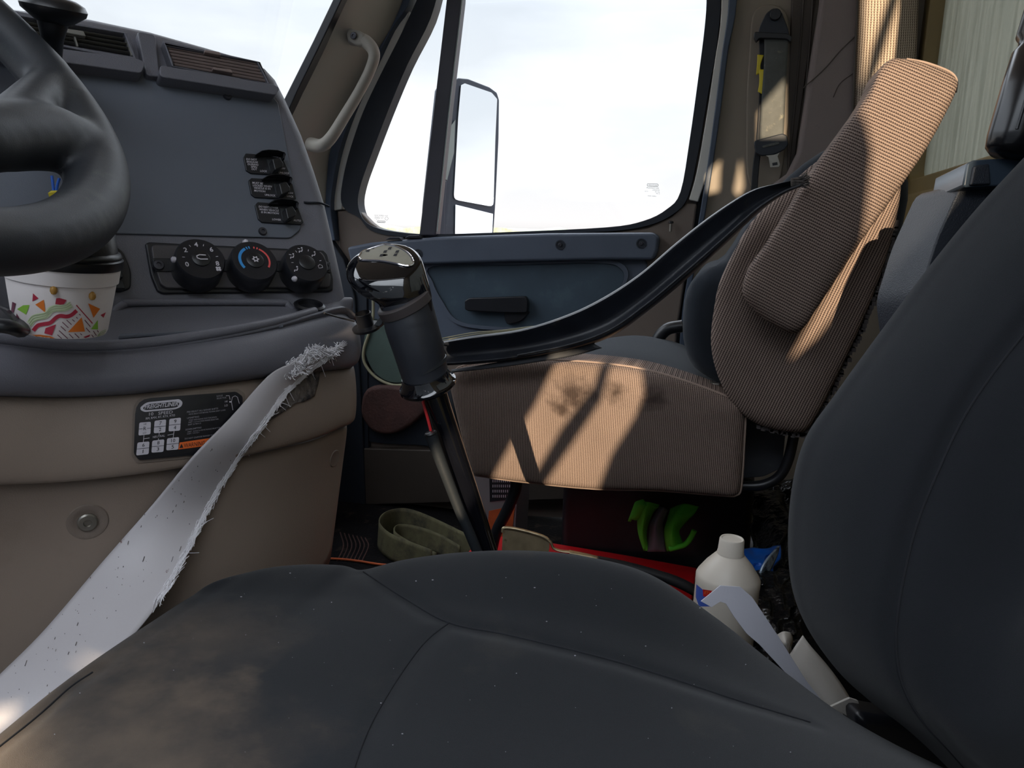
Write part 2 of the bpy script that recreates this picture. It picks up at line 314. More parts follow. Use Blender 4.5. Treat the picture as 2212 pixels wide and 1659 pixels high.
def surf(name, rows, m, parent=None, nu=6, nv=6, solid=0.004, disp=None, off=-1, closed=False, **k):
    """smooth surface through a grid of control points (rows of equal length)"""
    R = [cm(r, nu, closed) for r in rows]; nc = len(R[0])
    cols = [cm([r[j] for r in R], nv) for j in range(nc)]
    nr = len(cols[0]); V = [cols[j][i] for i in range(nr) for j in range(nc)]
    if disp: V = disp(V, nr, nc)
    Fc = []
    for i in range(nr - 1):
        for j in range(nc if closed else nc - 1):
            j2 = (j + 1) % nc
            Fc.append((i * nc + j, i * nc + j2, (i + 1) * nc + j2, (i + 1) * nc + j))
    if solid:
        s_ = 0.0
        for f_ in Fc:
            p = V[f_[0]]; s_ += (V[f_[1]] - p).cross(V[f_[3]] - p).dot(CAM - p)
        if s_ < 0: Fc = [tuple(reversed(f_)) for f_ in Fc]
    us = []
    for i in range(nr):
        a = 0.0
        for j in range(nc):
            if j: a += (V[i * nc + j] - V[i * nc + j - 1]).length
            us.append([a, 0])
    for j in range(nc):
        a = 0.0
        for i in range(nr):
            if i: a += (V[i * nc + j] - V[(i - 1) * nc + j]).length
            us[i * nc + j][1] = a
    return mk(name, V, Fc, m, parent, smooth=True, solid=solid, uvs=us, recalc=False, off=off, **k)
def prism(name, poly, ext, m, parent=None, bevel=0.002, seg=3, holes=None, **k):
    """polygon of world points extruded by a vector (or list of per-vertex back points); optional holes"""
    loops = [[Vector(p) for p in poly]] + [[Vector(p) for p in h] for h in (holes or [])]
    V = [p for l in loops for p in l]; n = len(V)
    if holes: T = [tuple(t) for t in tessellate_polygon(loops)]
    else: T = [tuple(range(n))]
    back = ext if isinstance(ext, list) else [p + Vector(ext) for p in V]
    Fc = list(T) + [tuple(i + n for i in reversed(t)) for t in T]; b = 0
    for l in loops:
        c = len(l)
        for i in range(c): Fc.append((b + i, b + (i + 1) % c, b + (i + 1) % c + n, b + i + n))
        b += c
    return mk(name, V + back, Fc, m, parent, bevel=bevel, seg=seg, **k)
def frame_of(t, upv=Vector((0, 0, 1))):
    a = t.cross(upv)
    if a.length < 1e-4: a = t.cross(Vector((1, 0, 0)))
    a.normalize(); return a, t.cross(a).normalized()
def tube(name, pts, rad, m, parent=None, n=8, seg=12, closed=False, flat=1.0, upv=Vector((0, 0, 1)), smoothpath=True, geom=False, **k):
    P = cm(pts, n, closed) if smoothpath else [Vector(p) for p in pts]
    if not isinstance(rad, (list, tuple)): R = [rad] * len(P)
    else:
        R = []
        for i in range(len(P)):
            t = i / (len(P) - (0 if closed else 1)) * (len(rad) - (0 if closed else 1)); j = int(t); f_ = t - j
            R.append(rad[j % len(rad)] * (1 - f_) + rad[(j + 1) % len(rad) if closed else min(j + 1, len(rad) - 1)] * f_)
    V = []; Fc = []; N = len(P); prev = None
    for i, p in enumerate(P):
        t = (P[(i + 1) % N] - P[i - 1]) if closed else (P[min(i + 1, N - 1)] - P[max(i - 1, 0)])
        t.normalize()
        if prev is None: a, b = frame_of(t, upv)
        else:
            a = (prev - t * prev.dot(t)).normalized(); b = t.cross(a).normalized()
        prev = a
        for s in range(seg):
            an = 2 * pi * s / seg; V.append(p + a * cos(an) * R[i] + b * sin(an) * R[i] * flat)
    for i in range(N if closed else N - 1):
        for s in range(seg): Fc.append((i * seg + s, i * seg + (s + 1) % seg, ((i + 1) % N) * seg + (s + 1) % seg, ((i + 1) % N) * seg + s))
    if not closed: Fc += [tuple(range(seg)), tuple((N - 1) * seg + s for s in reversed(range(seg)))]
    if geom: return V, Fc
    return mk(name, V, Fc, m, parent, smooth=True, **k)
def lathe(name, prof, c, ax, m, parent=None, seg=40, geom=False, **k):
    """profile of (radius, height) along axis from c"""
    ax = Vector(ax).normalized(); a, b = frame_of(ax); V = []; Fc = []
    for r_, h_ in prof:
        for s in range(seg):
            an = 2 * pi * s / seg; V.append(Vector(c) + ax * h_ + (a * cos(an) + b * sin(an)) * max(r_, 1e-5))
    for i in range(len(prof) - 1):
        for s in range(seg): Fc.append((i * seg + s, i * seg + (s + 1) % seg, (i + 1) * seg + (s + 1) % seg, (i + 1) * seg + s))
    Fc += [tuple(reversed(range(seg))), tuple((len(prof) - 1) * seg + s for s in range(seg))]
    if geom: return V, Fc
    return mk(name, V, Fc, m, parent, smooth=True, **k)
def boxg(c, X, Y, Z, hx, hy, hz):
    V = [Vector(c) + X * (sx * hx) + Y * (sy * hy) + Z * (sz * hz) for sz in (-1, 1) for sy in (-1, 1) for sx in (-1, 1)]
    return V, [(0, 2, 3, 1), (4, 5, 7, 6), (0, 1, 5, 4), (2, 6, 7, 3), (0, 4, 6, 2), (1, 3, 7, 5)]
XX, YY, ZZ = Vector((1, 0, 0)), Vector((0, 1, 0)), Vector((0, 0, 1))
def box(name, c, hx, hy, hz, m, parent=None, X=XX, Y=YY, Z=ZZ, **k):
    V, Fc = boxg(c, X, Y, Z, hx, hy, hz); return mk(name, V, Fc, m, parent, **k)
def merge(gs):
    V = []; Fc = []
    for v, f in gs:
        b = len(V); V += v; Fc += [tuple(i + b for i in t) for t in f]
    return V, Fc
def bvh(*names):
    V, Fc = merge([WORLD[n] for n in names]); return BVHTree.FromPolygons(V, Fc)
def cast(px, py, T, off=0.0006, fb=None):
    d = ray(px, py).normalized(); h = T.ray_cast(CAM, d)
    if h[0] is None:
        return fb(px, py) if fb else None
    return h[0] - d * off
def decal_geo(poly, hit, cell=None):
    """pixel polygon laid onto a surface (hit maps pixel to world point)"""
    vs2 = [Vector((x, y, 0)) for x, y in poly]
    tr = tessellate_polygon([vs2])
    bm = bmesh.new(); bv = [bm.verts.new(v) for v in vs2]
    for t in tr:
        try: bm.faces.new([bv[i] for i in t])
        except Exception: pass
    if cell:
        for _ in range(6):
            es = [e_ for e_ in bm.edges if e_.calc_length() > cell]
            if not es: break
            bmesh.ops.subdivide_edges(bm, edges=es, cuts=1); bmesh.ops.triangulate(bm, faces=bm.faces)
    V = []; bad = set()
    for i, v in enumerate(bm.verts):
        v.index = i; p = hit(v.co.x, v.co.y)
        if p is None: bad.add(i); p = CAM
        V.append(p)
    Fc = [tuple(v.index for v in f.verts) for f in bm.faces if not any(v.index in bad for v in f.verts)]
    bm.free(); return V, Fc
def text_geo(s, p0, p1, h, hit, bold=False, shear=0.0, upd=None, cell=None):
    """lettering whose baseline runs from pixel p0 to p1, capital height h pixels"""
    cu = bpy.data.curves.new('t', 'FONT'); cu.body = s; cu.size = 1.0; cu.shear = shear; cu.resolution_u = 2
    if bold: cu.offset = 0.018
    ob = bpy.data.objects.new('t', cu); COL.objects.link(ob)
    dg = bpy.context.evaluated_depsgraph_get(); me = bpy.data.meshes.new_from_object(ob.evaluated_get(dg))
    xs = [v.co.x for v in me.vertices]; x0, x1 = min(xs), max(xs)
    a = Vector((p0[0], p0[1], 0)); b = Vector((p1[0], p1[1], 0)); d = b - a
    u = Vector((d.y, -d.x, 0)).normalized() * h if upd is None else Vector((upd[0], upd[1], 0)).normalized() * h
    V = []; ok = True
    for v in me.vertices:
        q = a + d * ((v.co.x - x0) / (x1 - x0)) + u * (v.co.y / 0.70); V.append(hit(q.x, q.y) or CAM)
    Fc = [tuple(p.vertices) for p in me.polygons]
    bpy.data.objects.remove(ob); bpy.data.curves.remove(cu); bpy.data.meshes.remove(me)
    return V, Fc
def stroke2(pts, w):
    """closed pixel outline around a polyline of width w"""
    L_ = []; R_ = []
    for i, (x, y) in enumerate(pts):
        a = pts[max(i - 1, 0)]; b = pts[min(i + 1, len(pts) - 1)]; dx, dy = b[0] - a[0], b[1] - a[1]; l = sqrt(dx * dx + dy * dy) or 1
        L_.append((x - dy / l * w / 2, y + dx / l * w / 2)); R_.append((x + dy / l * w / 2, y - dx / l * w / 2))
    return L_ + R_[::-1]
def flatmk(name, gs, m, parent): 
    V, Fc = merge(gs); return mk(name, V, Fc, m, parent, recalc=False)
def disc2(cx, cy, rx, ry, n=20, rot=0.0): return [(cx + cos(rot) * rx * cos(a) - sin(rot) * ry * sin(a), cy + sin(rot) * rx * cos(a) + cos(rot) * ry * sin(a)) for a in [2 * pi * i / n for i in range(n)]]
def rrect(pts, r=0.2, n=4):
    """round the corners of a polygon (pixel or 3D); r = fraction of the shorter side"""
    P = [Vector((*p, 0)) if len(p) == 2 else Vector(p) for p in pts]; two = len(pts[0]) == 2; out = []; N = len(P)
    for i in range(N):
        a, b, c = P[i - 1], P[i], P[(i + 1) % N]; l = min((a - b).length, (c - b).length) * r
        s = b + (a - b).normalized() * l; e_ = b + (c - b).normalized() * l
        for k in range(n + 1):
            t = k / n; q = s * (1 - t) ** 2 + b * 2 * t * (1 - t) + e_ * t * t; out.append((q.x, q.y) if two else q)
    return out
# ================================================================== SETTING
DY = 2.0        # inner face of the passenger door
RX = 0.385      # inner face of the rear wall
def dy(p, y=DY): return onY(p[0], p[1], y)
# floor, tunnel
flo = mk('floor', *boxg((-0.75, 1.0, -0.03), XX, YY, ZZ, 1.25, 1.15, 0.03), 'floor_dark'); flo['kind'] = 'structure'; MATS['floor_dark'].node_tree.nodes['Principled BSDF'].inputs['Specular IOR Level'].default_value = .1
mk('ceiling', *boxg((-0.45, 1.0, 2.02), XX, YY, ZZ, 0.95, 1.15, 0.02), 'headliner')['kind'] = 'structure'

# passenger door with its window opening
W0a = loop2([(958, -60), (930, 40), (880, 140), (838, 240), (800, 340), (779, 400), (773, 440), (784, 473), (808, 490), (850, 500), (930, 506),
             (1100, 501), (1310, 491), (1390, 477), (1440, 452), (1470, 414), (1490, 300), (1508, 170), (1522, 60), (1526, -10), (1518, -75), (1400, -112), (1100, -115), (985, -105)], 4)
Wout = [(905, -10), (868, 70), (820, 165), (785, 240), (757, 320), (742, 380), (736, 430), (748, 455), (775, 470), (800, 497), (850, 510), (930, 512),
        (1100, 508), (1310, 500), (1400, 487), (1455, 462), (1486, 425), (1508, 330), (1530, 200), (1548, 100), (1557, 0), (1552, -80), (1400, -140), (1100, -145), (960, -120)]
Wouts = loop2(Wout, 4)
door = thing('door_1', Vector((-0.5, DY + 0.05, 0)), None, None, kind='structure')
def ring(name, outer, inner, y0, y1, m, parent, bevel=0.003):
    return prism(name, [dy(p, y0) for p in outer], (0, y1 - y0, 0), m, parent, bevel=bevel, seg=2, holes=[[dy(p, y0) for p in inner]])
ring('window_seal', Wouts, W0a, DY - 0.012, DY + 0.03, 'seal', door, 0.005)
# door skin: outline down to the sill
jamb = [(885, -150), (860, 40), (800, 160), (760, 245), (735, 330), (718, 400), (716, 460), (722, 540), (735, 700), (745, 1095), (1250, 1120), (1420, 1120),
        (1440, 900), (1460, 700), (1490, 560), (1505, 440), (1540, 300), (1572, 120), (1590, -10), (1590, -190), (960, -190)]
prism('door_frame', [dy(p, DY + 0.012) for p in jamb], (0, 0.05, 0), 'beige_dark', door, bevel=0.004, holes=[[dy(p, DY + 0.012) for p in Wouts]])
# beige inner trim under the window, dark lower part
trimp = [(735, 455), (780, 457), (800, 478), (830, 500), (880, 514), (930, 518), (1100, 512), (1310, 503), (1400, 490), (1450, 466), (1482, 438), (1504, 440),
         (1498, 500), (1478, 600), (1465, 690), (1420, 700), (1390, 650), (1425, 560), (1422, 510), (1300, 500), (900, 520), (760, 530), (745, 560), (735, 700), (728, 500)]
prism('beige_trim', [dy(p, DY - 0.006) for p in [(728, 455), (778, 457), (800, 480), (830, 502), (880, 515), (930, 519), (1100, 513), (1310, 504), (1400, 492), (1450, 468), (1484, 438), (1506, 440),
      (1498, 500), (1480, 600), (1462, 720), (1455, 900), (1400, 1090), (760, 1090), (742, 800), (735, 600)]], (0, 0.03, 0), 'beige_dark', door, bevel=0.006)
rail = [(748, 534), (800, 524), (940, 512), (1180, 504), (1412, 502), (1424, 512), (1421, 540), (1412, 562), (1300, 562), (1100, 566), (900, 572), (760, 580)]
prism('upper_rail', [dy(p, DY - 0.045) for p in rail], (0, 0.06, 0), 'door_blue', door, bevel=0.010, seg=4)
rec = loop2([(770, 572), (900, 568), (1100, 562), (1300, 558), (1385, 558), (1398, 575), (1390, 610), (1370, 650), (1290, 720), (1200, 760), (1050, 770), (930, 765), (800, 760), (770, 660)], 4)
prism('lower_panel', [dy(p, DY - 0.012) for p in rec], (0, 0.02, 0), 'door_blue', door, bevel=0.006)
rin = loop2([(935, 575), (1100, 572), (1290, 568), (1340, 580), (1345, 610), (1310, 650), (1230, 690), (1130, 706), (1040, 704), (985, 690), (955, 650), (935, 610)], 5)
ring('recess_lip', [(p[0] + (p[0] - 1140) * .045, p[1] + (p[1] - 640) * .10) for p in rin], rin, DY - 0.022, DY - 0.006, 'door_blue', door, 0.006)
prism('recess_panel', [dy(p, DY - 0.0145) for p in rin], (0, 0.004, 0), 'door_recess', door, bevel=0.001)
hd = thing('x', (0, 0, 0), '', '') if False else None
hb = prism('release_handle', [dy(p, DY - 0.042) for p in rrect([(1003, 650), (1012, 644), (1135, 640), (1140, 652), (1139, 676), (1100, 676), (1010, 672), (1004, 668)], .3, 3)], (0, 0.02, 0), 'black_plastic', door, bevel=0.003)
prism('handle_base', [dy(p, DY - 0.030) for p in loop2([(1092, 672), (1138, 672), (1137, 682), (1125, 693), (1110, 698), (1094, 699)], 3)], (0, 0.02, 0), 'black_plastic', hb, bevel=0.002)
def screwhead(px, py, hitp, nrm, r, parent, m='screw', name='screw'):
    c = hitp(px, py); return lathe(name, [(r * .2, -.001), (r, -.001), (r, .0012), (r * .85, .0026), (r * .42, .0028), (r * .36, .0012), (0, .0012)], c, nrm, m, parent, seg=24)
for p in ((903, 548), (1210, 529), (1385, 526)):
    ws = lathe('bolt_recess', [(.004, .0), (.0125, .0), (.0125, .0014), (.0095, .0014), (.0085, .0003), (0, .0003)], onY(p[0], p[1], DY - 0.0455), -YY, 'seal', door, seg=28)
    screwhead(p[0], p[1], lambda a, b: onY(a, b, DY - 0.0462), -YY, 0.0052, ws)
# two small switches at the front of the rail
for (a, b, c, d) in ((832, 514, 862, 518), (874, 510, 905, 514)):
    prism('window_switch', [onY(x, y, DY - 0.047) for x, y in ((a, d), (a + 10, b - 2), (c, b - 2), (c + 5, d))], (0, 0.03, 0), 'black_plastic', door, bevel=0.001)
# lock pin
lp = tube('lock_pin', [onY(1448, 500, DY - 0.02), onY(1449, 484, DY - 0.02)], 0.0035, 'steel', door, n=2)
lathe('pin_head', [(.003, 0), (.0065, .001), (.0065, .005), (.004, .006), (0, .006)], onY(1449, 483, DY - 0.02), ZZ, 'black_plastic', lp, seg=16)
# grey-green speaker grille with its cream edge, dark scuffed kick area
gr = loop2([(800, 690), (830, 702), (880, 720), (930, 760), (925, 800), (880, 825), (840, 826), (808, 805), (790, 770), (784, 740)], 4)
prism('speaker_grille', [dy(p, DY - 0.026) for p in gr], (0, 0.03, 0), 'sage_grille', door, bevel=0.004)
tube('grille_edge', [onY(x, y, DY - 0.030) for x, y in ((805, 615), (806, 680), (797, 720), (786, 755), (788, 785), (812, 815), (850, 832), (890, 828))], 0.0042, 'cream_pipe', door)
kick = loop2([(782, 800), (900, 838), (990, 850), (990, 960), (900, 962), (800, 955), (776, 930), (772, 860)], 3)
prism('kick_plate', [dy(p, DY - 0.02) for p in kick], (0, 0.02, 0), 'seal', door, bevel=0.003)
prism('muddy_pocket', [dy(p, DY - 0.05) for p in loop2([(790, 842), (840, 834), (905, 845), (930, 870), (905, 905), (860, 935), (822, 939), (795, 925), (778, 890)], 4)], (0, 0.04, 0), 'mud_red', door, bevel=0.012, seg=4)
prism('sill_panel', [dy(p, DY - 0.03) for p in ((760, 968), (1400, 985), (1400, 1075), (755, 1092))], (0, 0.04, 0), 'brown_trim', door, bevel=0.004)
# quarter-window divider bar
prism('divider_bar', [dy(p, DY - 0.02) for p in ((968, -130), (1003, -130), (997, 0), (968, 250), (941, 509), (905, 509), (935, 250), (964, 0))], (0, 0.035, 0), 'bar_grey', door, bevel=0.004)
tube('bar_edge', [dy(p, DY - 0.022) for p in ((1004, -120), (998, 0), (969, 250), (944, 500))], 0.0016, 'mirror_grey', door)
pane = [dy(p, DY + 0.014) for p in W0a]
win1 = prism('window_1', pane, (0, 0.004, 0), 'glass', None, bevel=0); win1['kind'] = 'structure'
ETCH = lambda x, y: onY(x, y, DY + .0125)
def ering(pts, w=.9): return decal_geo(stroke2(pts + [pts[0]], w), ETCH)
def eoval(x0, y0, x1, y1, sl_=.03): return rrect([(x0, y0), (x1, y0 + (x1 - x0) * sl_), (x1, y1 + (x1 - x0) * sl_), (x0, y1)], .45, 3)
EG = [ering(eoval(1398, 397, 1422, 402)), text_geo('FREIGHTLINER', (1401, 401), (1420, 402), 2.4, ETCH), text_geo('PILKINGTON', (1397, 407), (1423, 408), 3, ETCH), text_geo('LAMINATED', (1409, 411.5), (1425, 412), 2.2, ETCH),
      text_geo('DOT 27', (1393, 414), (1400, 414.5), 2, ETCH), text_geo('M 76', (1415, 415.5), (1425, 416), 2, ETCH), text_geo('AS 2', (1417, 419), (1425, 419.5), 2, ETCH), text_geo('70% MIN', (1399, 424), (1417, 425), 2, ETCH),
      ering(eoval(815, 477, 832, 480.5)), text_geo('FREIGHTLINER', (817, 480), (830, 480.5), 1.6, ETCH), text_geo('TINTED TEMPERED GLASS', (808, 466), (838, 467), 2.2, ETCH), text_geo('THE GLASS CO INC', (809, 469), (829, 469.6), 2, ETCH),
      text_geo('TEMPERED  M 51', (808, 472), (828, 472.6), 2.2, ETCH), text_geo('AS 2', (812, 475), (818, 475.4), 1.6, ETCH), ering(disc2(835, 472, 3.4, 3.6, 14), .6)]
flatmk('etched_marks', EG, 'mirror_grey', win1)
# outer weather seal + body opening (dark line left of the door, blue-grey right)
def strip(name, L_, y0, y1, m, parent, t=0.02): return prism(name, [dy(p, y0) for p in L_], (0, y1 - y0, 0), m, parent, bevel=0.003, seg=2)
fs = strip('trim_1', line2([(900, -190), (885, -60), (852, 40), (800, 130), (752, 215), (722, 290), (706, 350), (700, 400), (702, 520)], 4) + line2([(724, 520), (714, 450), (719, 395), (733, 325), (760, 245), (798, 160), (846, 62), (888, -10), (915, -190)], 4), DY - 0.03, DY + 0.01, 'seal_blue', None)
fs['kind'] = 'structure'
rs = strip('trim_2', line2([(1574, -190), (1574, 0), (1560, 110), (1545, 230), (1526, 370), (1505, 500), (1478, 640), (1466, 760)], 4) + line2([(1478, 760), (1490, 640), (1517, 500), (1538, 370), (1558, 230), (1573, 110), (1592, 0), (1592, -190)], 4), DY - 0.035, DY + 0.01, 'seal_blue', None)
rs['kind'] = 'structure'
# white edge of the body seen past the seal
we = strip('trim_3', line2([(1556, -190), (1558, 20), (1544, 130), (1526, 250), (1505, 370), (1488, 432)], 4) + line2([(1508, 436), (1528, 370), (1547, 250), (1562, 130), (1575, 20), (1576, -190)], 4), DY - 0.014, DY + 0.01, 'jamb_white', None)
we['kind'] = 'structure'

lw = strip('trim_13', line2([(900, -150), (868, 20), (812, 150), (765, 245), (738, 330), (721, 400), (718, 456)], 4) + line2([(738, 452), (742, 385), (758, 325), (784, 243), (830, 158), (882, 30), (914, -150)], 4), DY - 0.008, DY + 0.02, 'jamb_white', None)
lw['kind'] = 'structure'
prism('trim_14', [dy(p, DY - .035) for p in ((700, 500), (742, 560), (766, 640), (782, 900), (790, 1110), (690, 1110))], (0, .03, 0), 'seal', None, bevel=.004)['kind'] = 'structure'
# side wall behind the door: B pillar, up to the rear corner
bp_ = [(1586, -200), (1586, 10), (1570, 110), (1553, 230), (1532, 370), (1512, 500), (1485, 640), (1472, 760), (1466, 1130), (2300, 1240), (2400, -420), (1592, -420)]
prism('wall_passenger', [dy(p, DY - 0.02) for p in bp_], (0, 0.06, 0), 'pillar_beige', None, bevel=0.006)['kind'] = 'structure'
prism('trim_4', [dy(p, DY - 0.035) for p in ((1714, -120), (1776, -120), (1748, 110), (1722, 300), (1712, 420), (1700, 420), (1704, 200))], (0, 0.02, 0), 'brown_trim', None, bevel=0.003)['kind'] = 'structure'
tr5 = thing('trim_5', dy((1730, 300), DY - 0.04), None, None, kind='structure')
for x in (1728, 1748):
    tube('rib', [dy(p, DY - 0.036) for p in ((x + 14, -100), (x, 110), (x - 20, 320), (x - 30, 420))], 0.0022, 'brown_trim', tr5)
# belt recess cover
prism('trim_6', [dy(p, DY - 0.028) for p in loop2([(1632, 20), (1700, 30), (1712, 200), (1700, 290), (1680, 400), (1620, 400), (1612, 270), (1618, 120)], 4)], (0, 0.012, 0), 'pillar_beige', None, bevel=0.004)['kind'] = 'structure'
prism('trim_15', [dy(p, DY + .035) for p in ((1496, 452), (1530, 380), (1560, 200), (1580, 0), (1580, -190), (1660, -190), (1660, 1130), (1430, 1130), (1430, 720), (1462, 560))], (0, .012, 0), 'seal', None, bevel=.002)['kind'] = 'structure'
# recessed lower corner so that pillar meets the seat
# grey cloth side panel and woven corner strip
gp = [(1786, -200), (1773, 0), (1754, 120), (1738, 230), (1722, 330), (1700, 375), (1672, 395), (1655, 420), (1700, 520), (1800, 560), (1900, 500), (1900, -200)]
prism('trim_7', [dy(p, DY - 0.075) for p in gp], (0, 0.05, 0), 'grey_trim_cloth', None, bevel=0.012, seg=4)['kind'] = 'structure'
g8 = surf('trim_8', [[dy((1850, -200), 1.93), dy((1885, -200), 1.905), dy((1935, -200), 1.905), dy((1992, -200), 1.94)],
                     [dy((1850, 0), 1.93), dy((1880, 0), 1.905), dy((1935, 0), 1.905), dy((1984, 0), 1.94)],
                     [dy((1843, 150), 1.93), dy((1872, 150), 1.905), dy((1925, 150), 1.905), dy((1978, 150), 1.94)],
                     [dy((1838, 300), 1.93), dy((1860, 300), 1.905), dy((1915, 300), 1.905), dy((1966, 300), 1.94)],
                     [dy((1830, 450), 1.93), dy((1850, 450), 1.905), dy((1905, 450), 1.905), dy((1955, 450), 1.94)]], 'trim_woven', None, solid=0.02)
g8['kind'] = 'structure'
tr9 = tube('trim_9', [dy(p, 1.918) for p in ((1856, -200), (1853, 0), (1846, 150), (1840, 300), (1832, 450))], 0.0030, 'brown_trim', None); tr9['kind'] = 'structure'
# creases stitched across the grey cloth panel
ck = thing('trim_10', dy((1780, 200), DY - 0.08), None, None, kind='structure')
tube('seam', [dy(p, DY - 0.0755) for p in ((1735, 190), (1780, 150), (1815, 110), (1848, 78))], 0.0011, 'brown_trim', ck)
tube('seam', [dy(p, DY - 0.0755) for p in ((1800, 210), (1815, 180), (1848, 155))], 0.0009, 'brown_trim', ck)

# rear wall with the dirty rear window
rz = 0.937
hole = rrect([Vector((RX, 1.93, rz)), Vector((RX, 1.93, 1.62)), Vector((RX, 0.25, 1.62)), Vector((RX, 0.25, rz))], .05, 4)
prism('wall_rear', [Vector((RX, 2.1, 0)), Vector((RX, 2.1, 2.0)), Vector((RX, -0.15, 2.0)), Vector((RX, -0.15, 0))], (0.05, 0, 0), 'tan_wall', None, bevel=0.004, holes=[hole])['kind'] = 'structure'
prism('trim_11', [Vector((RX - 0.014, y, z)) for y, z in ((1.97, .55), (1.97, .905), (0.2, .905), (0.2, .55))], (0.02, 0, 0), 'tan_wall', None, bevel=0.01)['kind'] = 'structure'
prism('window_3', [Vector((RX + 0.03, y, z)) for y, z in ((1.95, .92), (1.95, 1.64), (0.23, 1.64), (0.23, .92))], (0.005, 0, 0), 'glass_dirty', None, bevel=0)['kind'] = 'structure'
# driver side of the cab around the open door
drs = [Vector((x, -0.16, z)) for x, z in ((-1.9, 0), (-1.9, 2.0), (0.43, 2.0), (0.43, 0))]
hold = rrect([Vector((x, -0.16, z)) for x, z in ((-1.15, .03), (-1.05, .8), (-0.75, 1.93), (0.40, 1.93), (0.40, .03))], .1, 4)
prism('wall_driver', drs, (0, -0.05, 0), 'door_blue', None, bevel=0.004, holes=[hold])['kind'] = 'structure'

# added unseen screen; its gaps are cut to shape the sun patches
SY = -2.0
def shp(L_, hit): 
    return [(lambda q: q - SUN_D * ((q.y - SY) / SUN_D.y))(hit(x, y)) for x, y in L_]
gaps = [shp([(1212, 760), (1302, 770), (1284, 835), (1215, 925), (1145, 1045), (1060, 1040), (1110, 950), (1160, 870)], lambda x, y: onY(x, y, 1.21)),
        shp([(1326, 770), (1385, 776), (1394, 850), (1372, 900), (1322, 980), (1290, 1062), (1172, 1052), (1242, 950), (1302, 860)], lambda x, y: onY(x, y, 1.21)),
        shp([(1905, 100), (1850, 225), (1868, 270), (1880, 330), (1872, 420), (1862, 520), (1800, 625), (1716, 775), (1780, 720), (1945, 520), (1975, 420), (2110, 200), (2080, 100)], lambda x, y: onY(x, y, 1.12)),
        shp([(1868, -60), (1935, -60), (1880, 110), (1862, 190)], lambda x, y: onY(x, y, 1.91)), shp([(1960, -60), (1990, -60), (1978, 190), (1866, 225), (1905, 120)], lambda x, y: onY(x, y, 1.91)),
        shp([(1698, 166), (1700, 300), (1640, 300), (1640, 232)], lambda x, y: onY(x, y, 1.945)), shp([(1557, 342), (1553, 412), (1528, 418), (1528, 376)], lambda x, y: onY(x, y, 1.98)),
        shp([(1600, 340), (1607, 400), (1596, 425), (1586, 412)], lambda x, y: onY(x, y, 1.98)),
        shp([(135, 1390), (160, 1390), (195, 1540), (245, 1659), (300, 1900), (-280, 1900), (-60, 1660), (60, 1550)], lambda x, y: onZ(x, y, .455)),
        shp([(-30, 1515), (45, 1508), (62, 1540), (0, 1585), (-40, 1580)], lambda x, y: D(x, y, .59)),
        shp([(-60, 430), (40, 445), (62, 500), (40, 555), (-60, 565)], lambda x, y: D(x, y, .437)),
        shp([(1000, 1150), (1066, 1145), (1066, 1215), (1000, 1215)], lambda x, y: onZ(x, y, .13))]
scr = prism('sun_mask_screen', [Vector((x, SY, z)) for x, z in ((-6, -1.25), (-6, 2.4), (4, 2.4), (4, -1.25))], (0, -0.02, 0), 'truck_grey', None, bevel=0, holes=gaps)
tag(scr, 'added unseen grey screen shaping the sun outside the driver door', 'screen')

# passenger A pillar, windscreen and cowl
pl = [(826, -190), (735, 0), (690, 90), (640, 194), (600, 290), (560, 420)]
pr = line2([(915, -190), (890, -60), (858, 40), (806, 130), (758, 215), (727, 290), (712, 350), (706, 450)], 4)
PL = resample([dy(p, 1.80) for p in pl], 12); PR = resample([dy(p, 1.975) for p in pr], 12)
prow = []
for a, b in zip(PL, PR):
    mid = a.lerp(b, .5) + Vector((0, -0.025, 0)); prow.append([a, a.lerp(b, .22) + Vector((0, -0.02, 0)), mid, a.lerp(b, .8) + Vector((0, -0.014, 0)), b])
surf('wall_front', prow, 'pillar_grey', None, nu=4, nv=3, solid=0.03, off=-1)['kind'] = 'structure'
strip2 = [dy(p, 1.79) for p in ((812, -190), (718, 0), (675, 90), (628, 184), (570, 300), (592, 310), (642, 198), (694, 92), (738, 0), (832, -190))]
prism('trim_12', strip2, (0, 0.03, 0), 'black_plastic', None, bevel=0.003)['kind'] = 'structure'
wsx = lambda y: -1.06 - 0.30 * (1 - ((y - 0.95) / 0.95) ** 2)
ws_rows = [[Vector((wsx(y) - .12 + (1 - z) * .0 + z * .30 - .02, y, .80 + z * 1.0)) for y in (0.02, .4, .8, 1.2, 1.55, 1.83)] for z in (0, .33, .66, 1)]
surf('window_2', ws_rows, 'glass', None, nu=4, nv=3, solid=0.005)['kind'] = 'structure'
box('wall_firewall', (-1.55, 1.0, 0.36), 0.03, 1.15, 0.40, 'seal')['kind'] = 'structure'

box('trim_16', (-1.26, 1.99, .34), .30, .015, .34, 'seal', None)['kind'] = 'structure'
box('trim_17', (-1.20, .55, .80), .26, .55, .02, 'dash_pad', None)['kind'] = 'structure'
box('trim_18', (-1.32, 1.52, .44), .20, .40, .20, 'dash_pad', None, bevel=.03)['kind'] = 'structure'
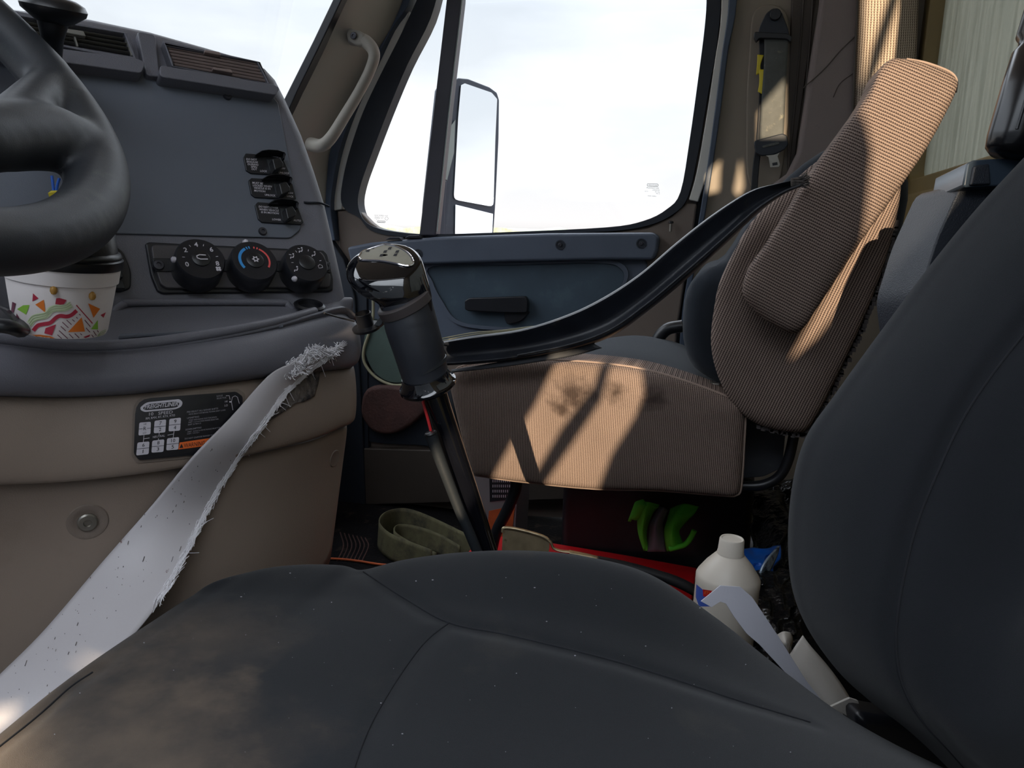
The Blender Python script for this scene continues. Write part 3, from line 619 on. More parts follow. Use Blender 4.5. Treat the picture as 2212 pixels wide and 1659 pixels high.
# grab handle on the A pillar
gh = thing('grab_handle', dy((740, 300), 1.9), 'beige plastic grab handle bolted to the passenger windscreen pillar', 'grab handle')
gp1 = [onY(x, y, Y_) for x, y, Y_ in ((762, 84, 1.87), (790, 90, 1.85), (808, 115, 1.845), (800, 150, 1.845), (775, 200, 1.84), (745, 250, 1.83), (716, 296, 1.82), (695, 314, 1.82), (672, 312, 1.845))]
tube('handle_bar', gp1, [.016, .0165, .0145, .0135, .0135, .014, .015, .016, .018], 'pillar_grey', gh, n=8, seg=20)
hm = prism('mounting_foot', [onY(x, y, 1.835) for x, y in rrect([(753, 60), (772, 64), (786, 72), (786, 98), (768, 98), (750, 88), (747, 72)], .35, 4)], (0, 0.03, 0), 'pillar_grey', gh, bevel=0.005)
screwhead(764, 77, lambda a, b: onY(a, b, 1.832), -YY, 0.0085, hm)

# ================================================================== OUTSIDE
mk('ground', [(-80, -80, -1.25), (80, -80, -1.25), (80, 120, -1.25), (-80, 120, -1.25)], [(0, 1, 2, 3)], 'ground')['kind'] = 'structure'
tv = [Vector((x, 70 + 3 * noise.noise(Vector((x * .1, 0, 0))), 0)) for x in range(-60, 61, 2)]
V = [v + Vector((0, 0, -1.25)) for v in tv] + [v + Vector((0, 0, 1.1 + 1.3 * noise.noise(Vector((v.x * .21, 5, 0))))) for v in tv] + [v + Vector((0, 6, -1.25)) for v in tv] + [v + Vector((0, 6, 1.0 + 1.3 * noise.noise(Vector((v.x * .21, 9, 0))))) for v in tv]
n_ = len(tv); Fc = []
for i in range(n_ - 1): Fc += [(i, i + 1, n_ + i + 1, n_ + i), (n_ + i, n_ + i + 1, 3 * n_ + i + 1, 3 * n_ + i), (2 * n_ + i, 3 * n_ + i, 3 * n_ + i + 1, 2 * n_ + i + 1)]
tl = mk('treeline', V, Fc, 'treeline'); tag(tl, 'low distant line of trees beyond the lot', 'trees', kind='stuff')

# door mirror
MY = 2.22
mir = thing('door_mirror', onY(1010, 500, MY), 'large two-glass towing mirror outside the passenger window', 'mirror')
MN = Vector((.83, -.55, .035)).normalized(); MP0 = onY(1030, 340, 2.25)
def mp_(x, y, o=0.0): return onPl(x, y, MP0 - MN * o, MN)
mo = [(990, 168), (1012, 170), (1058, 188), (1074, 200), (1079, 216), (1078, 300), (1071, 440), (1066, 512), (975, 512), (946, 512), (950, 440), (962, 330), (972, 240), (978, 185)]
prism('housing', [mp_(x, y, .0) for x, y in rrect(mo, .12, 2)], [mp_(x, y, .0) - MN * 0.09 for x, y in rrect(mo, .12, 2)], 'mirror_shell', mir, bevel=0.006)
mgl = bpy.data.materials.new('mirror_glass'); mgl.use_nodes = True; pb = mgl.node_tree.nodes['Principled BSDF']; pb.inputs['Metallic'].default_value = 1; pb.inputs['Roughness'].default_value = 0.0; pb.inputs['Base Color'].default_value = (.95, .96, .97, 1)
MATS['mirror_glass'] = mgl
prism('upper_glass', [mp_(x, y, -.004) for x, y in rrect([(996, 184), (1004, 180), (1062, 200), (1074, 214), (1070, 300), (1066, 447), (980, 431), (990, 250)], .12, 3)], MN * -0.003, 'mirror_glass', mir, bevel=0)
prism('lower_glass', [mp_(x, y, -.004) for x, y in ((984, 442), (1065, 462), (1063, 510), (983, 510))], MN * -0.003, 'mirror_glass', mir, bevel=0)
prism('grey_cover', [mp_(x, y, -.004) for x, y in ((984, 258), (981, 330), (966, 390), (948, 378), (954, 300))], MN * -0.003, 'mirror_grey', mir, bevel=0.001)
prism('support_arm', [mp_(x, y, -.012) for x, y in ((950, 378), (966, 392), (962, 440), (960, 512), (944, 512), (946, 440))], MN * -0.02, 'mirror_shell', mir, bevel=0.003)
for (s, a, c_, h_) in (('PILKINGTON', (1398, 406), (1422, 408), 2.6), ('LAMINATED', (1402, 412), (1424, 413), 2.2), ('M70 AS2', (1410, 416), (1424, 417), 2.2), ('DOT 376', (1394, 423), (1416, 425), 2.2),
                        ('TINTED SAFETY GLASS', (808, 463), (838, 466), 2.4), ('LAMINADO', (809, 471), (828, 472), 2.2), ('AS2 M51', (812, 474), (822, 475), 2.0)):
    pass
# a few trucks parked behind, caught by the lower mirror
def truck(x, y, L_, w, h, m, lab, cabm):
    t = thing('parked_truck', (x, y, -1.25), lab, 'truck', 'trucks parked in the lot')
    box('cargo_body', (x, y, -1.25 + 1.0 + h / 2), L_ / 2, w / 2, h / 2, m, t, bevel=0.05)
    box('cab', (x - L_ / 2 - 1.2, y, 0.35), 1.0, w / 2, 1.3, cabm, t, bevel=0.15)
    for dx in (-L_ / 2 - 1.2, -L_ / 2 + 1.2, L_ / 2 - 1.0):
        lathe('wheel', [(.2, -w / 2 - .1), (.5, -w / 2 - .1), (.52, -w / 2), (.52, w / 2), (.5, w / 2 + .1), (.2, w / 2 + .1)], (x + dx, y, -.73), YY, 'rubber', t, seg=24)
truck(14, 9, 7, 2.4, 2.2, 'truck_red', 'red box truck parked well behind the cab', 'truck_red')
truck(22, 14.5, 9, 2.5, 2.6, 'truck_white', 'white trailer truck parked farthest behind the cab', 'truck_grey')
truck(19, 4.0, 8, 2.5, 2.7, 'truck_white', 'white box truck parked close beside the rear of the cab', 'truck_white')
# ================================================================== DASHBOARD
AZ, TAU = radians(37), radians(22)
TT = Vector((sin(AZ), cos(AZ), 0)); NH = Vector((cos(AZ), -sin(AZ), 0)); NN = (NH * cos(TAU) + ZZ * sin(TAU)).normalized(); UU = NN.cross(TT) * -1
if UU.z < 0: UU = -UU
P0 = D(535, 580, .86)
def dp(px, py, o=0.0): return onPl(px, py, P0 + NN * o, NN)
def dpl(L_, o=0.0): return [dp(x, y, o) for x, y in L_]
dash = thing('dashboard', Vector((-0.75, 0.75, 0.5)), 'dark grey dashboard with air vents, brake switches and heater knobs', 'dashboard')
def dprism(name, L_, o, th, m, parent=dash, bevel=0.002, **k): return prism(name, dpl(L_, o), NN * -th, m, parent, bevel=bevel, **k)
# main body
face = [(-420, -60), (0, 8), (120, 22), (200, 34), (330, 62), (450, 96), (545, 124), (580, 142), (604, 168), (628, 215), (662, 290), (690, 370), (712, 440), (728, 510), (748, 600), (762, 668), (758, 720), (-420, 760)]
V0 = dpl(face); back = [p - NH * 0.42 + Vector((0, 0, -0.02)) for p in V0]
prism('body', V0, back, 'dash_pad', dash, bevel=0.020, seg=6)
# seam where the top cap meets the lower body
tube('cap_seam', dpl([(657, 437), (668, 438), (690, 438), (711, 446)], .0012), 0.0022, 'seal', dash, flat=.6)
# big inset panel
panel = rrect([(-300, 60), (60, 118), (130, 128), (345, 160), (588, 205), (601, 222), (652, 480), (648, 497), (628, 514), (280, 505), (-300, 492)], .25, 3)
dprism('centre_panel', panel, .003, .004, 'dash_panel', bevel=0.0012)
for x, y in ((150, 147), (491, 208), (567, 500)):
    screwhead(x, y, lambda a, b: dp(a, b, .0035), NN, 0.0048, dash)
# left vent (behind the wheel) and right vent
def vent(quad, lip, slm, n, o, parent_name, tabs):
    # quad: top-left, top-right, bottom-right, bottom-left of the louvre field in pixels
    tl, tr, br, bl = [Vector((*q, 0)) for q in quad]
    cx = sum(v.x for v in (tl, tr, br, bl)) / 4; cy = sum(v.y for v in (tl, tr, br, bl)) / 4
    g = lambda s: [(cx + (v.x - cx) * s[0], cy + (v.y - cy) * s[1]) for v in (tl, tr, br, bl)]
    rim = g((1.07, 1.28)); ring_ = prism(parent_name, dpl(rim, o), NN * -0.03, 'dash_pad', dash, bevel=0.004, holes=[dpl([(v.x, v.y) for v in (tl, tr, br, bl)], o)])
    prism('vent_well', dpl([(v.x, v.y) for v in (tl, tr, br, bl)], o - .022), NN * -0.004, 'seal', ring_, bevel=0)
    for i in range(n):
        f0 = (i + .06) / n; f1 = (i + (.94 if slm == 'vent_brown' else .62)) / n
        a, b = tl.lerp(bl, f0), tr.lerp(br, f0); c, d = tr.lerp(br, f1), tl.lerp(bl, f1)
        inn = .004 if slm == 'vent_brown' else .012
        q = [dp(a.x, a.y, o - .002), dp(b.x, b.y, o - .002), dp(c.x, c.y, o - inn), dp(d.x, d.y, o - inn)]
        prism('louvre', q, NN * -0.003, slm, ring_, bevel=0.0008)
    for (x, y, w, h) in tabs:
        prism('vent_tab', dpl([(x - w, y - h), (x + w * .8, y - h + w * .25), (x + w, y + h + w * .25), (x - w, y + h * .4)], o + .003), NN * -0.006, slm, ring_, bevel=0.001)
    prism('vent_sill', dpl(lip, o + .008), NN * -0.03, 'dash_pad', ring_, bevel=0.004, seg=4)
    return ring_
vent([(360, 98), (556, 134), (578, 178), (378, 142)], rrect([(346, 140), (592, 182), (605, 190), (596, 205), (345, 165)], .3, 3), 'vent_brown', 6, .014, 'air_vent', [(460, 111, 18, 4), (482, 148, 22, 4)])
vent([(40, 34), (268, 72), (288, 122), (40, 78)], rrect([(-20, 84), (300, 127), (314, 134), (306, 158), (-20, 112)], .3, 3), 'vent_olive', 5, .014, 'air_vent', [(160, 66, 26, 6)])
for x0, y0, x1, y1 in ((158, 74, 166, 100), (272, 84, 284, 120)):
    dprism('vent_divider', [(x0, y0), (x0 + 4, y0), (x1 + 4, y1), (x1, y1)], .013, .004, 'vent_olive', bevel=0.0005)
# strap of trim between the two vents
dprism('vent_divider', rrect([(296, 66), (336, 74), (346, 166), (316, 162), (308, 130)], .2, 3), .012, .02, 'dash_pad', bevel=0.004)

# rocker switches with guards and printed plates
def hitd(o): return lambda x, y: dp(x, y, o)
SW = [(((526, 340), (531, 331), (560, 333), (612, 342), (627, 378), (622, 379), (542, 374), (532, 368)), 'air switch'),
      (((537, 390), (543, 384), (600, 388), (632, 396), (640, 428), (634, 431), (551, 426), (543, 420)), 's'),
      (((551, 443), (557, 436), (612, 440), (643, 446), (656, 480), (650, 485), (566, 480), (558, 473)), 's')]
offs = [(0, 0), (14.5, 53), (28, 106)]
plates = []
for k, (poly, _) in enumerate(SW):
    ox, oy = offs[k]
    pl_ = dprism('switch_plate', list(poly), .0055, .003, 'black_plastic', bevel=0.0008); plates.append(pl_)
    # guard: a curved hood above the rocker
    hx = ox
    gtop = [(553 + hx, 334 + oy), (567 + hx, 325 + oy), (580 + hx, 323 + oy), (600 + hx, 324 + oy), (616 + hx, 329 + oy), (617 + hx, 334 + oy)]
    gbot = [(614 + hx, 342 + oy), (600 + hx, 339 + oy), (570 + hx, 337 + oy), (553 + hx, 336 + oy)]
    prism('switch_guard', dpl(gtop, .018) + dpl(gbot, .007), UU * 0.0015 - NN * 0.003, 'black_plastic', pl_, bevel=0.0006)
    prism('switch_guard', dpl([(613 + hx, 330 + oy), (618 + hx, 331 + oy), (615 + hx, 344 + oy), (612 + hx, 341 + oy)], .017), NN * -0.010, 'black_plastic', pl_, bevel=0.0005)
    # rocker paddle
    c = dp(600 + hx, 354 + oy, .010)
    prism('rocker', dpl([(588 + hx, 343 + oy), (604 + hx, 338 + oy), (613 + hx, 352 + oy), (612 + hx, 360 + oy), (594 + hx, 368 + oy)], .020), NN * -0.014, 'tape', pl_, bevel=0.0015)
    prism('rocker_base', dpl([(577 + hx, 344 + oy), (588 + hx, 344 + oy), (595 + hx, 371 + oy), (584 + hx, 370 + oy)], .007), NN * -0.002, 'rubber', pl_, bevel=0.0004)
    hh = hitd(.0060); G = []
    txt = [[('DO NOT', (532, 345.5), (555, 347), 4), ('ENGAGE', (533, 351), (557, 352.5), 4), ('DURING', (535, 356.5), (558, 358), 4), ('SPIN', (542, 362), (555, 363), 4), ('OUT', (543, 367), (555, 368), 4), ('LOCK', (562, 371), (577, 372), 4), ('UNLOCK', (602, 374.5), (625, 376.5), 4)],
           [('MUST BE', (545, 396.5), (568, 398.5), 4), ('LOCKED WHEN', (546, 402), (587, 405), 4), ('VEHICLE IS IN', (548, 407.5), (584, 410), 4), ('MOTION', (549, 413.5), (573, 415.5), 4), ('UNLOCK', (572, 422.5), (595, 424.5), 4), ('LOCK', (620, 425.5), (634, 427), 4)],
           [('DO NOT LOWER', (559, 448), (601, 451.5), 4), ('WHEN VEHICLE', (560, 454), (602, 457), 4), ('IS IN MOTION', (564, 460), (602, 463), 4), ('LOWER', (588, 475.5), (607, 477), 4), ('AUTO', (634, 477.5), (650, 479), 4)]][k]
    for s, a, b, h in txt: G.append(text_geo(s, a, b, h, hh, bold=True))
    for s, a, b in ((('DIFF', (607, 365), (616, 366))), (('SLIDE', (622, 418), (633, 419))))[k:k + 1]: G.append(text_geo(s, a, b, 3.4, hh))
    flatmk('lettering', G, 'label_white', pl_)

# heater control plate and its three knobs
hv = rrect([(314, 526), (322, 522), (396, 526), (700, 540), (708, 548), (721, 600), (720, 626), (712, 630), (352, 634), (340, 628), (326, 596)], .3, 3)
ctl = dprism('heater_control', hv, .004, .005, 'black_plastic', bevel=0.002)
hin = rrect([(326, 528), (398, 530), (694, 544), (701, 552), (715, 598), (713, 620), (360, 622), (346, 612), (332, 570)], .25, 3)
dprism('face_plate', hin, .0085, .006, 'hvac_plate', ctl, bevel=0.0015)
dprism('plate_band', rrect([(328, 557), (700, 565), (714, 566), (716, 590), (700, 586), (336, 586)], .12, 2), .0105, .003, 'black_plastic', ctl, bevel=0.001)
for x, y in ((342, 573), (704, 576)):
    screwhead(x, y, lambda a, b: dp(a, b, .0108), NN, 0.0058, ctl)
KN = [(434, 558), (551, 562), (663, 567)]
KD = [Vector((*KN[i], 0)) for i in range(3)]
MARK = 0.0305
# direction of the knob axis: tilted a little more upwards than the plate
AX = (NH * cos(radians(34)) + ZZ * sin(radians(34))).normalized()
for i, (x, y) in enumerate(KN):
    cap = dp(x, y, .031); base = cap - AX * 0.028; R_ = 0.0255
    kb = lathe('control_knob', [(R_ * .97, 0), (R_ * 1.02, .003), (R_ * 1.0, .020), (R_ * .985, .0255), (R_ * .93, .0275), (R_ * .2, .0275), (0, .0275)], base, AX, 'black_plastic', ctl, seg=56)
    hub = lathe('centre_button', [(R_ * .37, 0), (R_ * .37, .0015), (R_ * .33, .0022), (0, .0022)], base + AX * .0272, AX, 'tape', kb, seg=32)
    top = base + AX * .0277
    e1 = (TT - AX * TT.dot(AX)).normalized(); e2 = AX.cross(e1)
    if e2.z < 0: e2 = -e2
    def kp(u, v, o=0.0, top=top, e1=e1, e2=e2, R_=R_): return top + e1 * (u * R_) + e2 * (v * R_) + AX * o
    def kpoly(L_, o=0.0003):
        return [kp(u, v, o) for u, v in L_], [tuple(range(len(L_)))]
    def arc(r1, r2, a0, a1, n=14):
        A = [radians(a0 + (a1 - a0) * t / n) for t in range(n + 1)]
        return kpoly([(r1 * cos(a), r1 * sin(a)) for a in A] + [(r2 * cos(a), r2 * sin(a)) for a in reversed(A)])
    def ktext(s, u, v, h):
        cu = bpy.data.curves.new('t', 'FONT'); cu.body = s; cu.size = h; cu.align_x = 'CENTER'; cu.resolution_u = 2; cu.offset = h * .02
        ob = bpy.data.objects.new('t', cu); COL.objects.link(ob); me = bpy.data.meshes.new_from_object(ob.evaluated_get(bpy.context.evaluated_depsgraph_get()))
        V = [kp(u + w.co.x, v + w.co.y - h * .33, .0003) for w in me.vertices]; Fc = [tuple(p.vertices) for p in me.polygons]
        bpy.data.objects.remove(ob); bpy.data.meshes.remove(me); return V, Fc
    def tick(a, r1=.62, r2=.72):
        a = radians(a); c_, s_ = cos(a), sin(a); w = .012; return kpoly([(r1 * c_ - w * s_, r1 * s_ + w * c_), (r2 * c_ - w * s_, r2 * s_ + w * c_), (r2 * c_ + w * s_, r2 * s_ - w * c_), (r1 * c_ + w * s_, r1 * s_ - w * c_)])
    def stroke(L_, w=.035): return kpoly(stroke2(L_, w))
    if i == 0:
        G = [ktext(s, .66 * cos(radians(a)), .66 * sin(radians(a)), .30) for s, a in (('0', 205), ('2', 143), ('4', 95), ('6', 40), ('8', 338))]
        G += [tick(a) for a in (175, 118, 70, 8)]
        for q in range(4): G.append(kpoly([(.60 + .07 * cos(radians(45 + 90 * q)) + .055 * cos(b), -.50 + .07 * sin(radians(45 + 90 * q)) + .055 * sin(b)) for b in [2 * pi * t / 10 for t in range(10)]]))
        flatmk('dial_marks', G, 'label_white', kb)
        V, Fc = merge([kpoly(stroke2([(.20, .10), (-.05, .12), (-.17, .06), (-.17, -.03), (-.05, -.09), (.24, -.09)], .05), .0026)]); mk('recirculation_symbol', V, Fc, 'label_white', hub, recalc=False)
    elif i == 1:
        flatmk('cold_arc', [arc(.58, .70, 118, 215), arc(.58, .70, 108, 113), arc(.58, .70, 98, 103)], 'blue_mark', kb)
        flatmk('hot_arc', [arc(.58, .66, 62, -35), arc(.58, .68, 72, 67), arc(.58, .68, 84, 79)], 'red_mark', kb)
        G = [kpoly([((.10 if t % 2 else .17) * cos(2 * pi * t / 12), (.10 if t % 2 else .17) * sin(2 * pi * t / 12)) for t in range(12)] , .0026)]
        flatmk('snow_symbol', G, 'label_white', hub)
        flatmk('snow_centre', [kpoly([(.06 * cos(2 * pi * t / 12), .06 * sin(2 * pi * t / 12)) for t in range(12)], .0029)], 'tape', hub)
    else:
        G = []
        for a in (212, 150, 97, 42):
            cx_, cy_ = .64 * cos(radians(a)), .64 * sin(radians(a))
            G.append(kpoly([(cx_ + .03 + .04 * cos(b), cy_ + .12 + .04 * sin(b)) for b in [2 * pi * t / 8 for t in range(8)]]))
            G.append(stroke([(cx_ + .04, cy_ + .05), (cx_ - .02, cy_ - .06), (cx_ - .12, cy_ - .04), (cx_ - .15, cy_ - .12)], .045))
            if a in (150, 97): G.append(stroke([(cx_ - .17, cy_ + .10), (cx_ - .06, cy_ + .07)], .03))
        G += [tick(a) for a in (180, 122, 70, 8)]
        G.append(stroke([(.60, -.28), (.50, -.30), (.48, -.18), (.58, -.10), (.68, -.16), (.68, -.26), (.60, -.28)], .022))
        flatmk('mode_symbols', G, 'label_white', kb)
    pa = radians((178, 98, 226)[i])
    pc = top + (e1 * cos(pa) + e2 * sin(pa)) * R_ * 1.0 - AX * .004
    lathe('pointer_mark', [(.0032, -.002), (.0032, .0018), (.002, .003), (0, .0033)], pc, (e1 * cos(pa) + e2 * sin(pa)), 'label_white', kb, seg=12)

# pocket with buttons left of the heater control, half hidden by the cup
dprism('switch_pocket', rrect([(170, 536), (250, 530), (268, 545), (284, 585), (283, 622), (262, 630), (170, 628)], .3, 3), .004, .006, 'black_plastic', bevel=0.002)
for (a, b) in (((232, 540), (256, 572)), ((236, 574), (262, 600)), ((240, 602), (266, 624))):
    dprism('pocket_button', rrect([(a[0], a[1]), (b[0], a[1] + 3), (b[0] + 6, b[1]), (a[0] + 4, b[1] - 2)], .2, 2), .012, .010, 'rubber', bevel=0.0015)

# --- shelf with tray, padded bolster and beige console fronts (one curved wing)
SX = [-260, -100, 20, 150, 300, 450, 580, 680, 735, 762]
SD = [.56, .60, .63, .66, .69, .73, .79, .86, .905, .93]
TOP = [712, 722, 736, 750, 744, 724, 700, 674, 664, 684]
PADB = [846, 852, 856, 858, 850, 832, 815, 803, 797, 792]
MIDB = [1052, 1052, 1050, 1044, 1028, 1005, 978, 952, 930, 918]
LOWB = [1660, 1640, 1620, 1600, 1540, 1480, 1420, 1340, 1260, 1210]
WRAP = NH * -0.30 + TT * 0.015
def wing(rowsy, dx, name, m, parent, solid=.004, corner=None, xs=SX, ds=SD, nu=5, **k):
    rows = []
    for j, (ys, off) in enumerate(rowsy):
        r = []
        for i in range(len(xs)):
            p = D(xs[i] + dx[j][i] if dx else xs[i], ys[i], ds[i]); r.append(p + NH * off)
        e_ = r[-1]; r += [e_ - NH * .03 + TT * .012, e_ - NH * .12 + TT * .014, e_ - NH * .34 + TT * .014]
        rows.append(r)
    return surf(name, rows, m, parent, nu=nu, nv=5, solid=solid, **k)
# shelf top surface: from the dash face to the front edge
shb = [dp(x, (652 if x < 700 else 645) if x > 200 else 660, -.004) for x in SX]
shf = [D(SX[i], TOP[i], SD[i]) for i in range(len(SX))]
rows = [[p - NH * .02 for p in shb], shb, [a.lerp(b, .5) + Vector((0, 0, -.004)) for a, b in zip(shb, shf)], [a.lerp(b, .9) + Vector((0, 0, -.003)) for a, b in zip(shb, shf)], [p + Vector((0, 0, .002)) for p in shf]]
surf('shelf', rows, 'dash_pad', dash, nu=5, nv=4, solid=.008)
tube('shelf_rim', [p + Vector((0, 0, .001)) for p in shf[:-2]], 0.0048, 'dash_pad', dash, n=8)
# deep tray recess: rear wall, floor and right end
def shz(x, t): # point on shelf between back (t=0) and front (t=1)
    i = max(0, min(len(SX) - 2, next((k for k in range(len(SX) - 1) if x < SX[k + 1]), len(SX) - 2))); f_ = (x - SX[i]) / (SX[i + 1] - SX[i])
    return shb[i].lerp(shb[i + 1], f_).lerp(shf[i].lerp(shf[i + 1], f_), t)
bw = dpl(rrect([(264, 664), (285, 656), (600, 656), (628, 668), (640, 700), (560, 722), (264, 728)], .25, 3), .006)
prism('tray_back', bw, NN * -0.004, 'dash_panel', dash, bevel=0.001)
tube('tray_lip', dpl([(238, 700), (250, 672), (270, 657), (300, 653), (590, 653), (622, 660), (645, 690)], .008), 0.004, 'dash_pad', dash, n=5)
prism('tray_floor', [dp(262, 712, .004), dp(600, 700, .004), D(612, 702, .80), D(450, 712, .745), D(300, 722, .70), D(255, 726, .69)], (0, 0, -0.003), 'dash_panel', dash, bevel=0.001)
# 12 V socket on the right end of the shelf
soc = dp(668, 664, .022)
lathe('socket_ring', [(.010, 0), (.0165, 0), (.0175, .003), (.015, .005), (.0125, .004), (.0115, -.004), (0, -.004)], soc, (NN * .35 + ZZ).normalized(), 'tape', dash, seg=32)
# bolster and console fronts
pad = wing([([t + 4 for t in TOP], -.006), ([t + 22 for t in TOP], .010), ([a * .45 + b * .55 for a, b in zip(TOP, PADB)], .018), ([b - 14 for b in PADB], .012), ([b + 3 for b in PADB], -.004)], None, 'bolster', 'dash_pad', dash)
con = thing('centre_console', Vector((-0.6, 0.8, 0.0)), 'beige curved console front below the dashboard with a shift pattern plate', 'console')
c1 = wing([([b - 2 for b in PADB], -.012), ([b + 10 for b in PADB], .000), ([a * .5 + b * .5 for a, b in zip(PADB, MIDB)], .006), ([b - 12 for b in MIDB], .002), ([b + 2 for b in MIDB], -.012)], None, 'upper_front', 'beige', con)
SX2 = [-260, -100, 20, 150, 300, 450, 580, 680, 728, 752]; LX = [-260, -100, 20, 150, 300, 450, 570, 655, 700, 722]
rows = []
for ys, off, t in (([b + 1 for b in MIDB], -.012, 0.0), ([b + 12 for b in MIDB], -.002, .05), ([a * .7 + b * .3 for a, b in zip(MIDB, LOWB)], .0, .40), (LOWB, -.01, 1.0)):
    r = [D(SX2[i] * (1 - t) + LX[i] * t, ys[i], SD[i] + (.03 if t > .3 else .015)) + NH * off for i in range(10)]
    e_ = r[-1]; r += [e_ - NH * .03 + TT * .006, e_ - NH * .12 + TT * .008, e_ - NH * .40 + TT * .008]; rows.append(r)
c2 = surf('lower_front', rows, 'beige', con, nu=5, nv=6, solid=.004)
T1, T2 = bvh(c1.name), bvh(c2.name)
# fasteners
def nrm_at(T, px, py):
    h = T.ray_cast(CAM, ray(px, py).normalized()); n_ = h[1]; return (h[0], n_ if n_.dot(ray(px, py)) < 0 else -n_)
h, n_ = nrm_at(T2, 189, 1127)
rc = lathe('bolt_recess', [(.010, 0), (.0175, 0), (.0165, .0012), (.0125, .0016), (.0110, .0006), (0, .0006)], h, n_, 'beige_dark', con, seg=32)
screwhead(191, 1128, lambda a, b: h + n_ * .001, n_, .0085, rc, 'steel', 'bolt')
h2, n2 = nrm_at(T2, 722, 990)
lathe('bolt_recess', [(.006, 0), (.011, 0), (.010, .0012), (.0075, .0006), (0, .0004)], h2, n2, 'beige_dark', con, seg=24)
# shift pattern plate
h, nl = nrm_at(T1, 400, 925); 
lp = rrect([(293, 862), (510, 846), (524, 856), (524, 880), (516, 960), (500, 976), (300, 994), (289, 980)], .28, 4)
ca = cast(300, 870, T1); cb = cast(515, 860, T1); cc = cast(300, 985, T1)
NL = (cb - ca).cross(cc - ca).normalized(); NL = NL if NL.dot(ray(400, 925)) < 0 else -NL
PL0 = ca + NL * .0045
hl = lambda o: (lambda x, y: cast(x, y, T1, .0035 + o))
rim_ = [((x - 405) * 1.045 + 405, (y - 920) * 1.09 + 920) for x, y in lp]
V, Fc = decal_geo(rim_, hl(-.0022), 9); plate_rim = mk('label_recess', V, Fc, 'beige_dark', con, recalc=False, smooth=True)
V, Fc = decal_geo(lp, hl(0), 9); plt = mk('shift_label', V, Fc, 'label_black', con, recalc=False, smooth=True)
hp = hl(.0004); hp2 = hl(.0008)
def flat(name, polys, m, o=.0004, parent=plt):
    return flatmk(name, [decal_geo(p, hl(o), 8) for p in polys], m, parent)
sl = -.085
flat('logo_oval', [rrect([(303, 880), (316, 869), (388, 862), (395, 869), (392, 878), (380, 884), (312, 890), (304, 886)], .45, 4)], 'label_white')
flat('logo_field', [rrect([(309, 881), (319, 873), (382, 867), (388, 871), (384, 879), (374, 881), (316, 886), (310, 884)], .4, 4)], 'label_black', .0006)
flatmk('lettering', [text_geo('FREIGHTLINER', (312, 883.5), (385, 876), 8.6, hp2, bold=True, shear=.25, upd=(.02, -1)),
      text_geo('10   SPEED', (322, 898), (373, 893), 6.8, hp, upd=(.05, -1)), text_geo('RM, RMX, RT, RTX, RTO', (315, 906.5), (378, 899), 4.6, hp, upd=(.05, -1)),
      text_geo('NEUTRAL', (330, 946.5), (356, 943), 4.6, hp, upd=(.05, -1)), text_geo('HI', (486, 869.5), (491, 869), 4.0, hp, upd=(.05, -1)), text_geo('LO', (485, 878), (492, 877.5), 4.2, hp, upd=(.05, -1))], 'label_white', plt)
flatmk('fine_print', [text_geo(s, a, b, h_, hp, upd=(.05, -1)) for s, a, b, h_ in (
    ('RANGE', (468, 857.5), (481, 856), 3.4), ('SELECTOR', (468, 862.5), (489, 860.5), 3.4), ('PRE-SELECT ALL RANGE SHIFTS', (404, 892), (471, 884), 3.6), ('MOVE SELECTOR BEFORE MOVING SHIFT LEVER', (408, 896.5), (487, 887), 2.8),
    ('UPSHIFTING', (404, 905), (430, 901.5), 3.4), ('START WITH RANGE SELECTOR DOWN', (408, 909.5), (468, 902), 2.8), ('SHIFT  1-2-3-4-5 RAISE RANGE SELECTOR', (407, 914), (472, 906.5), 2.8), ('SHIFT  6-7-8-9-10', (406, 919), (434, 915.5), 2.8),
    ('DOWN SHIFTING', (401, 930), (435, 925), 3.4), ('SHIFT  10-9-8-7-6 MOVE RANGE SELECTOR', (405, 934.5), (476, 925), 2.8), ('SHIFT  5-4-3-2-1', (404, 939), (430, 935), 2.8), ('DO NOT CHANGE RANGE WHILE', (399, 949.5), (468, 940), 3.2))], 'label_grey', plt)
GB = [((301, 913), (326, 911), (325, 938), (299, 941)), ((334, 909), (359, 906), (357, 934), (332, 936)), ((366, 905), (391, 902), (389, 930), (364, 932)),
      ((297, 956), (323, 953.5), (321, 981), (294, 984)), ((329, 952), (355, 949), (353, 976), (327, 978)), ((361, 947), (387, 944), (385, 971), (359, 973))]
flat('gear_boxes', [rrect(b, .12, 2) for b in GB], 'label_white', .0005)
G = []
